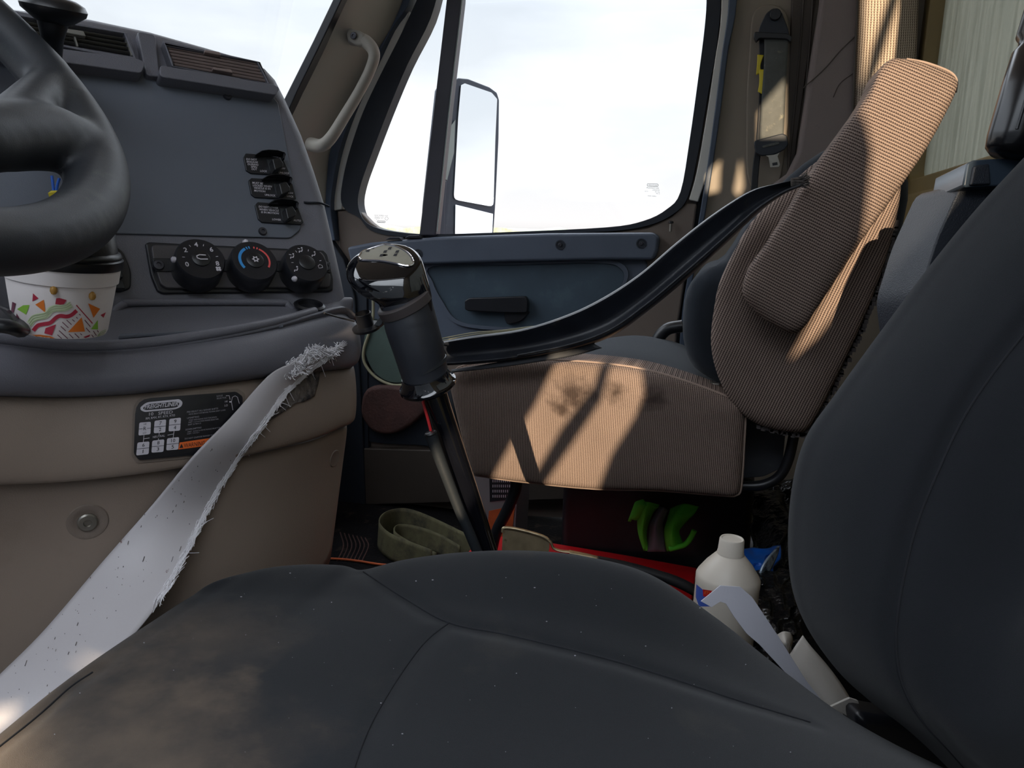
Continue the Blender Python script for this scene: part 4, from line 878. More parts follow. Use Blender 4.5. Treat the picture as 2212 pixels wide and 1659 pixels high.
for i, b in enumerate(GB):
    m0 = ((b[0][0] + b[3][0]) / 2, (b[0][1] + b[3][1]) / 2); m1 = ((b[1][0] + b[2][0]) / 2, (b[1][1] + b[2][1]) / 2)
    if i: G.append(([hp2(x, y) for x, y in stroke2([m0, m1], .9)], [(0, 1, 2, 3)]))
    cx_ = (m0[0] + m1[0]) / 2; cy_ = (m0[1] + m1[1]) / 2
    tb = [None, ('7', '2'), ('9', '4'), ('6', '1'), ('8', '3'), ('10', '5')][i]
    if tb:
        for s, dy_, dx_ in ((tb[0], -3.6, 1), (tb[1], 10, 0)):
            w = 4.4 if len(s) == 2 else (.8 if s == '1' else 2.6)
            G.append(text_geo(s, (cx_ + dx_ - w, cy_ + dy_ + .4), (cx_ + dx_ + w, cy_ + dy_ - .4), 7.6, hp2, upd=(.05, -1)))
    else:
        G.append(text_geo('HI', (cx_ - 2, cy_ - 7.4), (cx_ + 3, cy_ - 8), 4, hp2, upd=(.05, -1))); G.append(text_geo('R', (cx_ - 3, cy_ + 4), (cx_ + 3, cy_ + 3.4), 8, hp2, upd=(.05, -1))); G.append(text_geo('LO', (cx_ - 4, cy_ + 11.4), (cx_ + 3, cy_ + 10.8), 4, hp2, upd=(.05, -1)))
        for a, b_ in ((m0, (cx_ - 5, cy_ + .3)), ((cx_ + 5, cy_ - .4), m1)): G.append(([hp2(x, y) for x, y in stroke2([a, b_], .9)], [(0, 1, 2, 3)]))
flatmk('gear_numbers', G, 'label_ink', plt)
flat('gate_lines', [stroke2(l, 1.1) for l in ([(311, 940), (309.5, 955)], [(310.5, 948), (323, 946)], [(344, 935), (343.5, 939)], [(342.5, 947), (342, 951)], [(376, 931), (374, 946)], [(362, 940), (375, 937.5)],
      [(488, 855), (495, 854.5), (497, 863)], [(503, 886), (500, 868), (502, 858), (508, 855), (513, 858), (517, 872)])] + [disc2(497.5, 868, 2.6, 1.8, 10)], 'label_white', .0006)
flat('warning_strip', [((388, 956), (455, 946), (455, 962), (385, 971))], 'label_orange', .0005)
flatmk('warning_text', [text_geo('WARNING', (397, 967), (442, 961), 9, hp2, upd=(.05, -1)), ([hp2(x, y) for x, y in ((387.5, 968), (392, 958.5), (396, 967))], [(0, 1, 2)])], 'label_ink', plt)

# torn glue / broken patch beside the frayed strap
def t_any(T, px, py, o=.0008): return cast(px, py, T, o)
TT12 = bvh(c1.name, pad.name)
gpoly = [(688, 776), (691, 800), (686, 830), (678, 856), (655, 868), (640, 870), (610, 890), (580, 910), (556, 926), (540, 926), (575, 870), (620, 830), (655, 800)]
V, Fc = decal_geo(gpoly, lambda x, y: cast(x, y, TT12, .0015 + .0012 * noise.noise(Vector((x * .08, y * .08, 0)))), 8)
gl = mk('glue_residue', V, Fc, 'glue', None, smooth=True, recalc=False, solid=.002, off=0); tag(gl, 'rough grey glue residue left where the white strap was torn off the console', 'residue')

# ================================================================== STEERING WHEEL
WC = Vector((-0.588, 0.353, 0.948)); m_ = Vector((sin(.785) * cos(.112), sin(.785) * sin(.112), cos(.785)))
wa = m_.cross(YY).normalized(); wb = m_.cross(wa); WR = .229
wp = lambda th, r=WR, o=0.0: WC + (wa * cos(th) + wb * sin(th)) * r + m_ * o
# pick the angle of a rim point seen at a pixel
def wth(px, py):
    best = min((((lambda p: (lambda q: (W / 2 + F * q.dot(rt) / q.dot(fw) - px) ** 2 + (H / 2 - F * q.dot(up) / q.dot(fw) - py) ** 2 if q.dot(fw) > .05 else 1e9)(p - CAM))(wp(i * pi / 180)), i) for i in range(360)))
    return best[1] * pi / 180
tj = wth(188, 300)
G = [tube('', [wp(i * 2 * pi / 48) for i in range(48)], [.0182 + .0062 * max(0, cos(i * 2 * pi / 48 - wth(214, 400))) ** 2 for i in range(48)], 'x', closed=True, n=3, seg=20, geom=True)]
for th in (tj, tj + pi):
    s_ = [wp(th, WR * .5, -.014), wp(th, WR * .2, -.022)]
    G.append(tube('', s_, [.024, .034], 'x', n=6, seg=18, geom=True, flat=.82))
SPK = [(205, 345), (165, 316), (100, 296), (0, 293), (-130, 290), (-300, 280)]; SR = [58, 68, 80, 85, 82, 76]
PT = [onPl(x, y, WC, m_) for x, y in SPK[:5]]; RR = [r_ / F * (p - CAM).dot(fw) for r_, p in zip(SR, PT)]; PT += [PT[-1].lerp(WC - m_ * .02, .5), WC - m_ * .025]; RR += [.028, .032]
G.append(tube('', PT, RR, 'x', n=6, seg=20, geom=True, flat=.9)); QT = [WC * 2 - p for p in PT]; G.append(tube('', QT, RR, 'x', n=6, seg=20, geom=True))
PT = [onPl(x, y, WC, m_) for x, y in ((20, 262), (72, 222), (112, 184), (108, 150))]; RR = [r_ / F * (p - CAM).dot(fw) for r_, p in zip((50, 50, 48, 40), PT)]
G.append(tube('', PT, RR, 'x', n=5, seg=18, geom=True)); G.append(tube('', [WC * 2 - p for p in PT], RR, 'x', n=5, seg=18, geom=True))
G.append(lathe('', [(.04, -.045), (.085, -.04), (.09, -.01), (.07, .004), (0, .008)], WC - m_ * .02, m_, 'x', geom=True, seg=40))
V, Fc = merge(G)
sw = mk('steering_wheel', V, Fc, 'wheel_skin'); tag(sw, 'black moulded steering wheel with thick worn rim and spokes', 'steering wheel')
rm = sw.modifiers.new('blend', 'REMESH'); rm.mode = 'VOXEL'; rm.voxel_size = .0035; rm.use_smooth_shade = True
sm_ = sw.modifiers.new('soften', 'SMOOTH'); sm_.factor = .6; sm_.iterations = 14
stc = thing('steering_column', WC - m_ * .3, 'dark steering column below the wheel hub', 'steering column')
tube('column_tube', [WC - m_ * .045, WC - m_ * .20, WC - m_ * .36 + Vector((-.05, 0, -.1))], [.036, .045, .06], 'tape', stc, n=6, seg=24)
# mushroom knob on a stem in front of the left vent
bk = thing('brake_lever', D(112, 140, .70), 'black mushroom-topped lever standing in front of the left air vent', 'lever')
tube('stem', [dp(112, 150, .0), D(112, 130, .74), D(113, 80, .70), D(114, 36, .69)], [.0085, .0085, .0095, .014], 'tape', bk, n=6, seg=20)
kc = D(116, 24, .69); kax = (ZZ * 1 + rt * .17 - fw * .18).normalized()
lathe('knob', [(.006, -.012), (.014, -.010), (.026, -.001), (.0272, .003), (.025, .0075), (.018, .011), (.008, .013), (0, .0135)], kc, kax, 'tape', bk, seg=40)
# wires glimpsed through the wheel opening
wr = thing('wiring', D(135, 400, .74), 'blue wires with a yellow connector hanging behind the steering wheel', 'wires')
tube('blue_wire', [D(112, 380, .72), D(114, 395, .72), D(116, 412, .72)], .0013, 'blue_wire', wr)
tube('blue_wire', [D(128, 385, .72), D(124, 400, .72), D(121, 420, .72)], .0013, 'blue_wire', wr)
lathe('yellow_connector', [(.003, 0), (.0060, .002), (.004, .014), (0, .015)], D(118, 412, .72), -ZZ + rt * .1, 'yellow', wr, seg=16)

# ================================================================== CUP
cd0 = .615
cupc_t = D(137, 592, cd0); cupc_b = D(142, 724, cd0 + .0)
cax = (cupc_t - cupc_b).normalized(); cax = (cax + rt * -.0 + ZZ * 0).normalized()
# build in the cup's own frame: height along axis
sc_ = cd0 / F
hgt = (cupc_t - cupc_b).length
cax = (ZZ + rt * .135 - fw * .05).normalized()
cb_ = D(133, 712, cd0)
Rb, Rt_ = 89 * sc_, 108 * sc_
hb_ = 112 * sc_; band = 36 * sc_
cup = thing('foam_cup', cb_, 'white foam takeaway cup with red green and orange party print on dash shelf', 'cup')
bd = lathe('cup_body', [(0, 0), (Rb * .96, 0), (Rb, .003), (Rt_ * .955, hb_), (Rt_ * .90, hb_ + .01), (0, hb_ + .01)], cb_, cax, 'foam_white', cup, seg=72)
lathe('cup_band', [(Rt_ * .95, hb_ - .001), (Rt_ * .99, hb_), (Rt_ * 1.025, hb_ + band), (Rt_ * 1.03, hb_ + band + .003), (Rt_ * 1.0, hb_ + band + .004), (Rt_ * .96, hb_ + band), (Rt_ * .9, hb_ + .012), (0, hb_ + .012)], cb_, cax, 'foam_white', cup, seg=72)
hz_ = hb_ + band
lid = lathe('cup_lid', [(Rt_ * 1.04, hz_ - .002), (Rt_ * 1.065, hz_), (Rt_ * 1.065, hz_ + .005), (Rt_ * 1.03, hz_ + .006), (Rt_ * 1.04, hz_ + .0075), (Rt_ * 1.01, hz_ + .010), (Rt_ * .96, hz_ + .011), (Rt_ * .88, hz_ + .030), (Rt_ * .82, hz_ + .032), (0, hz_ + .030)], cb_, cax, 'tape', cup, seg=72)
TC = bvh(bd.name); hc = lambda x, y: cast(x, y, TC, .0005); hc2 = lambda x, y: cast(x, y, TC, .0009)
S5 = 300 / 2212.0
def C5(L_): return [(x * S5, 540 + y * S5) for x, y in L_]
def cdec(name, polys, m, h=hc): flatmk(name, [g for g in [decal_geo(C5(p), h, 6) for p in polys] if g[1]], m, bd)
cdec('red_print', [[(525, 690), (612, 770), (515, 820)], [(895, 770), (945, 765), (1060, 797), (1020, 862), (960, 872), (880, 862)], [(725, 1245), (892, 1185), (828, 1360), (705, 1328)],
                   [(1325, 1387), (1440, 1345), (1405, 1415)], [(1602, 1035), (1688, 992), (1650, 1080)]] + [stroke2(line2([(530, 1285), (600, 1205), (700, 1180), (800, 1160), (890, 1080), (960, 1050), (1060, 1060), (1140, 1035), (1222, 965)], 4), 62)] + [stroke2([(1215, 878), (1475, 1170)], 16)], 'print_red')
cdec('plum_print', [[(195, 825), (250, 850), (190, 1105), (165, 1050)], [(265, 1005), (378, 1215), (350, 1225), (243, 1130)]] + [stroke2([(a, b), (c, d)], 12) for a, b, c, d in
      ((1060, 1115, 1140, 1190), (992, 1148, 1090, 1240), (967, 1215, 1048, 1290), (940, 1283, 1100, 1432), (915, 1350, 1005, 1432), (1100, 1337, 1190, 1430), (1190, 1330, 1285, 1425), (1150, 1107, 1190, 1140), (1215, 1070, 1237, 1092), (1260, 1022, 1285, 1040), (1350, 1115, 1440, 1222), (1370, 1240, 1435, 1312), (1487, 1290, 1550, 1385), (1460, 1350, 1490, 1390), (1550, 1280, 1570, 1310), (1280, 1330, 1305, 1355))], 'print_plum', hc2)
cdec('orange_print', [[(560, 870), (697, 793), (725, 1000)], [(1080, 1310), (1300, 1072), (1355, 1300)], [(1405, 850), (1595, 937), (1490, 1080)], [(410, 1385), (500, 1352), (640, 1350), (800, 1372), (880, 1410), (900, 1437), (500, 1437)]], 'print_orange')
cdec('green_print', [[(270, 942), (370, 880), (470, 875), (415, 1030)], [(1450, 1262), (1558, 1115), (1562, 1265)]], 'print_green')
cdec('pale_band', [stroke2(line2([(465, 1180), (540, 1090), (640, 1060), (730, 1040), (800, 960), (870, 930), (960, 930), (1050, 920), (1130, 865)], 4), 110)], 'sage_pale')
cdec('wave_lines', [stroke2(line2([(450 + k * 12, 1135 + k * 42), (520 + k * 10, 1050 + k * 40), (640, 1025 + k * 36), (730, 1000 + k * 36), (800, 925 + k * 38), (880, 895 + k * 38), (960, 895 + k * 36), (1050, 880 + k * 36), (1120 + k * 14, 830 + k * 40)], 4), 13) for k in range(3)] + [stroke2(line2([(1550, 1385 - k * 0), (1600, 1310 + k * 25), (1690, 1270 + k * 22)], 4), 10) for k in range(3)], 'print_sage', hc2)
TB = bvh('cup_band'); 
for (x, y) in ((855, 640), (1470, 730)):
    c_ = cast(x * S5, 540 + y * S5, TC, .001)
    if c_: lathe('syrup_drip', [(0, -.0035), (.0016, -.003), (.0026, -.001), (.0024, .0015), (.001, .003), (0, .0034)], c_, cax, 'drip', cup, seg=16)
# dark clip at the left end of the shelf
cl = thing('cup_holder_clip', D(10, 700, .60), 'dark curved cup holder arm at the left end of the dash shelf', 'clip')
tube('ring', [D(-60, 690, .55), D(-20, 700, .55), D(20, 706, .555), D(38, 712, .57), D(42, 700, .585), D(20, 684, .59), D(-20, 676, .59)], .0075, 'tape', cl, n=6, flat=.7)
prism('tab', [D(-20, 655, .57), D(8, 668, .57), D(26, 690, .57), D(20, 712, .56), D(-20, 720, .55)], fw * .01, 'black_plastic', cl, bevel=.002)
# ================================================================== SEATS
def groove(V, lines, depth, width, nrm=ZZ):
    pts = []
    for l in lines: pts += resample(l, 60)
    kd = __import__('mathutils').kdtree.KDTree(len(pts))
    for i, p in enumerate(pts): kd.insert(p, i)
    kd.balance(); out = []
    for v in V:
        d = kd.find(v)[2]; out.append(v - nrm * (depth * math.exp(-(d / width) ** 2)))
    return out
ds_ = thing('driver_seat', Vector((-0.1, 0.4, 0.0)), 'dark charcoal driver seat with dusty cushion and reclined backrest', 'seat')
crest = [(450, 1278, .585), (560, 1233, .63), (650, 1220, .655), (735, 1221, .668), (785, 1231, .672), (880, 1208, .68), (1000, 1193, .685), (1130, 1190, .688), (1260, 1203, .688), (1400, 1241, .688), (1540, 1330, .688), (1680, 1440, .688), (1800, 1532, .688), (1900, 1595, .688), (2010, 1655, .688)]
CR = [onY(*c) for c in crest]
fx = [(p.x - CR[0].x) / (CR[-1].x - CR[0].x) for p in CR]
fr = [(400, 1300), (330, 1345), (225, 1415), (120, 1490), (0, 1588), (-170, 1730), (-420, 1950)]
ys_ = [.60, .545, .48, .41, .33, .22, .05]
rows = []
def addrow(r, dz0=.05): rows.append([r[0] + Vector((.0, 0, -.30)), r[0] + Vector((-.022, 0, -.06))] + r)
addrow([p + Vector((0, .035, -.26)) for p in CR]); addrow([p + Vector((0, .028, -.055)) for p in CR]); addrow(CR)
for (px, py), y in zip(fr, ys_):
    a = onZ(px, py, .452) if px > -100 else Vector((-.44, y, .445)); r = []
    for j, f_ in enumerate(fx):
        x = a.x + f_ * (CR[-1].x - a.x); yy = a.y + (y - a.y) * min(1, f_ * 5); t = max(0, (yy - .42) / .27)
        base = .458 - .020 * max(0, (x + .02) / .2) - .004 * cos(x * 9)
        z = base * (1 - t ** 2) + (CR[j].z - .004) * t ** 2
        if j == 0: z = a.z
        if j == 1: z = a.z * .45 + z * .55 + .004
        r.append(Vector((x, yy, z)))
    addrow(r)
SEAM1 = [(785, 1235), (870, 1290), (970, 1345), (1100, 1372), (1300, 1420), (1450, 1465), (1600, 1515), (1750, 1560)]
SEAM2 = [(970, 1345), (920, 1385), (870, 1450), (820, 1530), (790, 1590), (765, 1659), (750, 1720)]
SEAM3 = [(200, 1452), (150, 1486), (80, 1548), (0, 1612), (-60, 1660)]
tmp = surf('cushion', rows, 'fabric_dark', ds_, nu=7, nv=9, solid=0)
TQ = bvh(tmp.name)
SL = [[q for q in (cast(x, y, TQ, 0) for x, y in line2(s, 8)) if q] for s in (SEAM1, SEAM2, SEAM3)]
bpy.data.objects.remove(tmp)
cush = surf('cushion', rows, 'seat_dust_sun', ds_, nu=10, nv=14, solid=0, disp=lambda V, a, b: groove(V, SL, .0026, .009))
TQ = bvh(cush.name)
for s in (SEAM1, SEAM2, SEAM3):
    q = [p for p in (cast(x, y, TQ, .0004) for x, y in line2(s, 8)) if p]
    tube('seam', q, .0007, 'seam', cush, smoothpath=False, seg=6)
box('seat_base', (-.12, .42, .17), .26, .20, .17, 'black_plastic', ds_, bevel=.02)
random.seed(9); G = []
for i in range(80):
    x, y = random.uniform(60, 1750), random.uniform(1230, 1640); r_ = random.choice((.6, .7, .8, 1.4)) * random.uniform(.6, 1)
    g = decal_geo(disc2(x, y, r_ * random.uniform(.8, 2), r_, 6), lambda a, b_: cast(a, b_, TQ, .0005))
    if g[1] and (g[0][0] - CAM).length < .95: G.append(g)
lt_ = flatmk('lint', G, 'label_grey', cush); tag(lt_, 'tiny pale lint specks on the cloth', kind='stuff')
# backrest
S_ = [(2470, 60), (2330, 215), (2212, 340), (2110, 450), (2010, 572), (1905, 712), (1805, 850), (1736, 955), (1706, 1090), (1706, 1240), (1738, 1345), (1806, 1445), (1880, 1515), (1962, 1578), (2044, 1655), (2120, 1740)]
I_ = [(2620, 260), (2500, 400), (2390, 500), (2290, 600), (2200, 720), (2120, 835), (2050, 960), (1998, 1085), (1962, 1200), (1940, 1320), (1945, 1430), (1975, 1520), (2030, 1590), (2095, 1655), (2160, 1720), (2220, 1790)]
rows = []
for a, b in zip(S_, I_):
    sx, sy = a; ix, iy = b; L_ = [D(sx + 90, sy + 50, .84), D(sx + 20, sy + 12, .76), D(sx, sy, .68)]
    for t, d in ((.12, .645), (.45, .60), (.8, .57), (1.0, .56), (1.2, .55), (1.9, .52)): L_.append(D(sx + (ix - sx) * t, sy + (iy - sy) * t, d))
    L_.append(D(ix + 420, iy + 60, .47)); L_.append(D(ix + 800, iy + 60, .46)); rows.append([Vector((min(p.x, .368), p.y, p.z)) for p in L_])
c_ = sum(rows[0][:8], Vector()) / 8 + Vector((.02, .05, .02))
rows.insert(0, [c_ + (p - c_) * .55 + Vector((.0, 0, .035)) for p in rows[0]]); rows.insert(0, [c_ + (p - c_) * .03 + Vector((0, 0, .045)) for p in rows[1]])
bseam = [(2330, 600), (2240, 690), (2150, 800), (2080, 905), (2030, 1010), (1985, 1120), (1958, 1220), (1940, 1320), (1936, 1400), (1950, 1480), (1990, 1555), (2050, 1622), (2110, 1690)]
tmp = surf('backrest', rows, 'fabric_dark', ds_, nu=6, nv=6, solid=0); TQ = bvh(tmp.name)
SB = [[q for q in (cast(x, y, TQ, 0) for x, y in line2(bseam, 8)) if q]]; bpy.data.objects.remove(tmp)
bk_ = surf('backrest', rows, 'fabric_dark', ds_, nu=9, nv=9, solid=0, disp=lambda V, a, b: groove(V, SB, .004, .011, -fw)); TQ = bvh(bk_.name)
tube('seam', [p for p in (cast(x, y, TQ, .0003) for x, y in line2(bseam, 8)) if p], .0009, 'seam', bk_, smoothpath=False, seg=6)
prism('dark_gap_block', [D(x, y, .80) for x, y in ((1850, 1540), (1960, 1560), (2180, 1640), (2180, 1850), (1900, 1800))], fw * .05, 'black_plastic', ds_, bevel=.01)  # dark block added to stand in for the black gap under the backrest
# rear shell, shoulder bracket and the black post above it
prism('back_shell', [D(x, y, .79) for x, y in rrect([(2080, 392), (2200, 380), (2290, 380), (2260, 700), (2000, 760), (1985, 640), (2022, 520)], .2, 3)], fw * .05 - XX * .02, 'vinyl_side', ds_, bevel=.012)
brk = prism('shoulder_bracket', [D(x, y, .775) for x, y in rrect([(2080, 404), (2090, 352), (2104, 345), (2150, 342), (2230, 340), (2230, 400), (2140, 402)], .12, 2)], fw * .06, 'bracket', ds_, bevel=.005)
prism('bracket_face', [D(x, y, .772) for x, y in ((2104, 358), (2138, 352), (2142, 398), (2096, 400))], fw * .01, 'vinyl_side', brk, bevel=.002)
pa_, pb__ = D(2176, 345, .77), D(2262, 60, .76); pax = (pb__ - pa_).normalized(); pl_ = (pb__ - pa_).length
post = lathe('post_sleeve', [(0, .002), (.017, .004), (.0225, .010), (.0240, .022), (.0245, .07), (.0238, .105), (.020, .112), (.021, .118), (.0245, .122), (.0245, .20), (.020, .206)], pa_, pax, 'post_black', ds_, seg=48)
for dd in (-.5, .1, .7):
    off_ = (rt * sin(dd) - fw * cos(dd)) * .0238
    tube('rib', [pa_ + pax * .024 + off_, pa_ + pax * .07 + off_ * 1.02, pa_ + pax * .104 + off_], .0016, 'black_plastic', post, n=4, seg=8)

# ---------------- passenger seat
PY = 1.22
ps = thing('passenger_seat', Vector((-0.1, 1.45, 0.0)), 'brown ribbed cloth passenger seat with folded-up armrest and navy cushion', 'seat')
def py_(L_, y=PY): return [onY(x, yy, y) for x, yy in L_]
side = [(976, 830), (983, 804), (1000, 792), (1060, 783), (1200, 779), (1330, 789), (1420, 806), (1520, 838), (1598, 870), (1609, 884), (1606, 960), (1600, 1050), (1590, 1068), (1560, 1069), (1420, 1058), (1290, 1055), (1150, 1042), (1044, 1028), (1022, 1018), (1005, 960), (986, 880)]
sd_pts = loop2(side, 3)
# side face slightly domed: front ring inset bulges towards the driver
def domed(name, pts, y, thick, m, parent, bulge=.02, inset=.85, bev=.016, uvf=None, k2=.55):
    P = [onY(x, yy, y) for x, yy in pts]; c = sum(P, Vector()) / len(P); n = len(P)
    rings = [[p + Vector((0, thick, 0)) for p in P], P]
    for s, b in ((1 - (1 - inset) * .12, bulge * .35), (1 - (1 - inset) * .4, bulge * .66), (inset, bulge * .85), (k2, bulge), (k2 * .5, bulge * 1.03)):
        rings.append([c + (p - c) * s - Vector((0, b, 0)) for p in P])
    V = [p for r_ in rings for p in r_]; Fc = []
    for i in range(len(rings) - 1):
        for j in range(n): Fc.append((i * n + j, i * n + (j + 1) % n, (i + 1) * n + (j + 1) % n, (i + 1) * n + j))
    Fc += [tuple(reversed(range(n))), tuple((len(rings) - 1) * n + j for j in range(n))]
    return mk(name, V, Fc, m, parent, smooth=True, uvf=uvf)
cs = domed('cushion_side', sd_pts, PY, .09, 'brown_rib', ps, .022, .86, uvf=lambda c, n: (c.x + .45, c.z - .38))
tube('piping', [onY(x, y, PY + .003) for x, y in loop2(side[:12] + side[12:], 3)], .0030, 'brown_back', ps, smoothpath=False, closed=True, seg=8)
rows = []
crestc = [(960, 812), (1060, 782), (1180, 768), (1260, 748), (1340, 742), (1430, 757), (1500, 785), (1560, 822), (1610, 862)]
r1 = [onY(x, y, PY + .06) for x, y in ((975, 830), (1060, 788), (1180, 782), (1260, 782), (1340, 792), (1430, 812), (1500, 834), (1560, 858), (1610, 880))]
r2 = [onY(x, y, 1.46) for x, y in crestc]
surf('cushion', [[p + Vector((0, -.01, -.06)) for p in r1], r1, r2, [Vector((p.x, 1.68, q.z - .02)) for p, q in zip(r1, r2)], [Vector((p.x, 1.70, p.z - .15)) for p in r1]], 'fabric_navy', ps, nu=6, nv=6, solid=0)
surf('cushion_front', [[Vector((onY(978, 830, PY).x, y, z)) for y in (1.26, 1.4, 1.6, 1.68)] for z in (.55, .48, .40)], 'fabric_navy', ps, solid=.02)
# backrest: brown side panel and navy core
bside = [(1560, 600), (1542, 670), (1536, 745), (1552, 815), (1588, 880), (1640, 918), (1715, 934), (1748, 922), (1790, 850), (1850, 725), (1900, 600), (1932, 490), (1946, 400), (1930, 340), (1850, 318), (1770, 345), (1700, 408), (1625, 480)]
ax_b = (onY(1950, 300, PY) - onY(1680, 850, PY)).normalized(); ax_c = Vector((ax_b.z, 0, -ax_b.x))
domed('backrest_side', loop2(bside, 4), PY - .005, .09, 'brown_back', ps, .022, .86, uvf=lambda c, n: (c.dot(ax_c), c.dot(ax_b)))
eg = [(1935, 480), (1902, 602), (1852, 726), (1792, 850), (1750, 922), (1715, 936), (1640, 920)]
random.seed(3)
V, Fc = merge([boxg(onY(p.x + random.uniform(-3, 3), p.y + random.uniform(-3, 3), PY + .01) , XX, YY, ZZ, .003, .012, .003) for p in cm([Vector((x, y, 0)) for x, y in eg], 14)])
fz = mk('frayed_edge', V, Fc, 'grey_collar', ps); 
core = [(1566, 560), (1515, 585), (1482, 630), (1473, 700), (1478, 755), (1500, 800), (1560, 838), (1620, 870), (1760, 880), (1880, 700), (1960, 480), (1960, 360), (1850, 300), (1740, 350), (1640, 450)]
prism('backrest_core', [onY(x, y, PY + .075) for x, y in loop2(core, 3)], (0, .40, 0), 'fabric_navy', ps, bevel=.03, seg=5)
# armrest folded up beside the backrest
arm = [(1612, 598), (1605, 632), (1616, 655), (1650, 688), (1692, 714), (1716, 720), (1736, 708), (1760, 672), (1800, 612), (1860, 520), (1910, 452), (1960, 382), (2004, 316), (2040, 250), (2066, 196), (2068, 174), (2050, 155), (2000, 136), (1958, 127), (1925, 128), (1898, 150), (1880, 190), (1850, 240), (1782, 332), (1745, 385), (1700, 460), (1652, 535), (1624, 572)]
ax_a = (onY(1985, 150, 1.1) - onY(1665, 690, 1.1)).normalized(); ax_d = Vector((ax_a.z, 0, -ax_a.x))
domed('armrest', loop2(arm, 2), 1.135, .075, 'brown_back', ps, .024, .84, k2=.6, uvf=lambda c, n: (c.dot(ax_a), c.dot(ax_d)))
tube('arm_piping', [onY(x, y, 1.134) for x, y in line2([(2064, 200), (2066, 174), (2050, 155), (2000, 136), (1958, 128)], 5)], .0018, 'brown_back', ps, smoothpath=False)
# steel frame, recliner tube and suspension below
box('seat_pedestal', (-.10, 1.66, .16), .20, .10, .16, 'metal_dark', ps, bevel=.02)
tube('recliner_tube', [onY(x, y, 1.27) for x, y in ((1560, 1046), (1612, 1050), (1650, 1047), (1682, 1030), (1702, 995), (1715, 940), (1724, 890))], .0085, 'metal_dark', ps, n=8, seg=16)
prism('hinge_cover', [onY(x, y, 1.30) for x, y in rrect([(1606, 890), (1700, 900), (1690, 1010), (1650, 1030), (1600, 1034)], .2, 3)], (0, .05, 0), 'webbing', ps, bevel=.005)
tube('frame_leg', [onY(x, y, 1.29) for x, y in ((1118, 1030), (1112, 1062), (1094, 1105), (1072, 1150), (1060, 1200))], .0105, 'metal_dark', ps, n=8, seg=16)
box('buckle', onY(1540, 831, 1.29), .011, .006, .004, 'steel', ps, bevel=.002)
# navy trim knob beside door (seat back lever shroud)
shr = tube('side_lever', [onY(x, y, 1.62) for x, y in ((1412, 780), (1418, 740), (1440, 712), (1475, 704))], .013, 'tape', ps, n=6)

# ================================================================== CUT BELT STRAP
bs = thing('cut_belt', onY(1400, 690, 1.1), 'wide shiny black belt strap with cut frayed end lying across the passenger seat', 'strap')
UPR = [(930, 742, 1.16), (1010, 728, 1.155), (1120, 713, 1.15), (1220, 682, 1.14), (1300, 644, 1.13), (1380, 592, 1.12), (1460, 524, 1.11), (1540, 462, 1.105), (1620, 412, 1.10), (1680, 395, 1.10), (1728, 386, 1.10)]
LWR = [(930, 792, 1.16), (1010, 789, 1.155), (1120, 778, 1.15), (1230, 758, 1.14), (1320, 728, 1.13), (1400, 672, 1.12), (1480, 606, 1.11), (1560, 534, 1.105), (1636, 462, 1.10), (1690, 422, 1.10), (1728, 404, 1.10)]
U3 = [onY(*p) for p in UPR]; L3 = [onY(*p) for p in LWR]; rows = []
for t, o in ((0, .010), (.06, .0), (.3, .006), (.6, .012), (.78, .002), (.86, -.006), (.95, -.002), (1.0, .008)):
    rows.append([a.lerp(b, t) + Vector((0, o, 0)) for a, b in zip(U3, L3)])
surf('webbing', rows, 'webbing_shiny', bs, nu=6, nv=4, solid=.0018)
tube('folded_edge', [a.lerp(b, .82) + Vector((0, -.007, 0)) for a, b in zip(U3, L3)][2:], .0016, 'webbing', bs, n=6)
for k in range(3):
    tube('edge_layer', [onY(x, y, Y_) for x, y, Y_ in ((950, 742 - k * 5, 1.20 + k * .004), (1020, 727 - k * 4, 1.195), (1080, 718 - k * 2, 1.19), (1160, 706 - k, 1.18))], .0011, 'cream_pipe', bs, n=6, seg=6)
surf('twisted_tail', [[onY(975, 798, 1.165), onY(1040, 788, 1.16), onY(1130, 772, 1.155), onY(1220, 752, 1.145), onY(1275, 738, 1.14)], [onY(975, 803, 1.16), onY(1040, 797, 1.155), onY(1130, 786, 1.15), onY(1230, 771, 1.145), onY(1300, 752, 1.14)]], 'webbing', bs, solid=.002)
random.seed(5); G = []
for i in range(90):
    t = random.random(); a = U3[-1].lerp(L3[-1], t); d_ = (rt * random.uniform(.4, 1.2) + up * random.uniform(-.3, 1.0) - fw * random.uniform(-.3, .6)).normalized()
    G.append(tube('', [a - rt * .012, a + d_ * .004, a + d_ * random.uniform(.007, .014) + up * random.uniform(-.003, .003)], .00055, 'x', n=2, seg=4, geom=True))
V, Fc = merge(G); tag(mk('frayed_end', V, Fc, 'glue', bs), 'pale frayed cut end', kind='stuff')

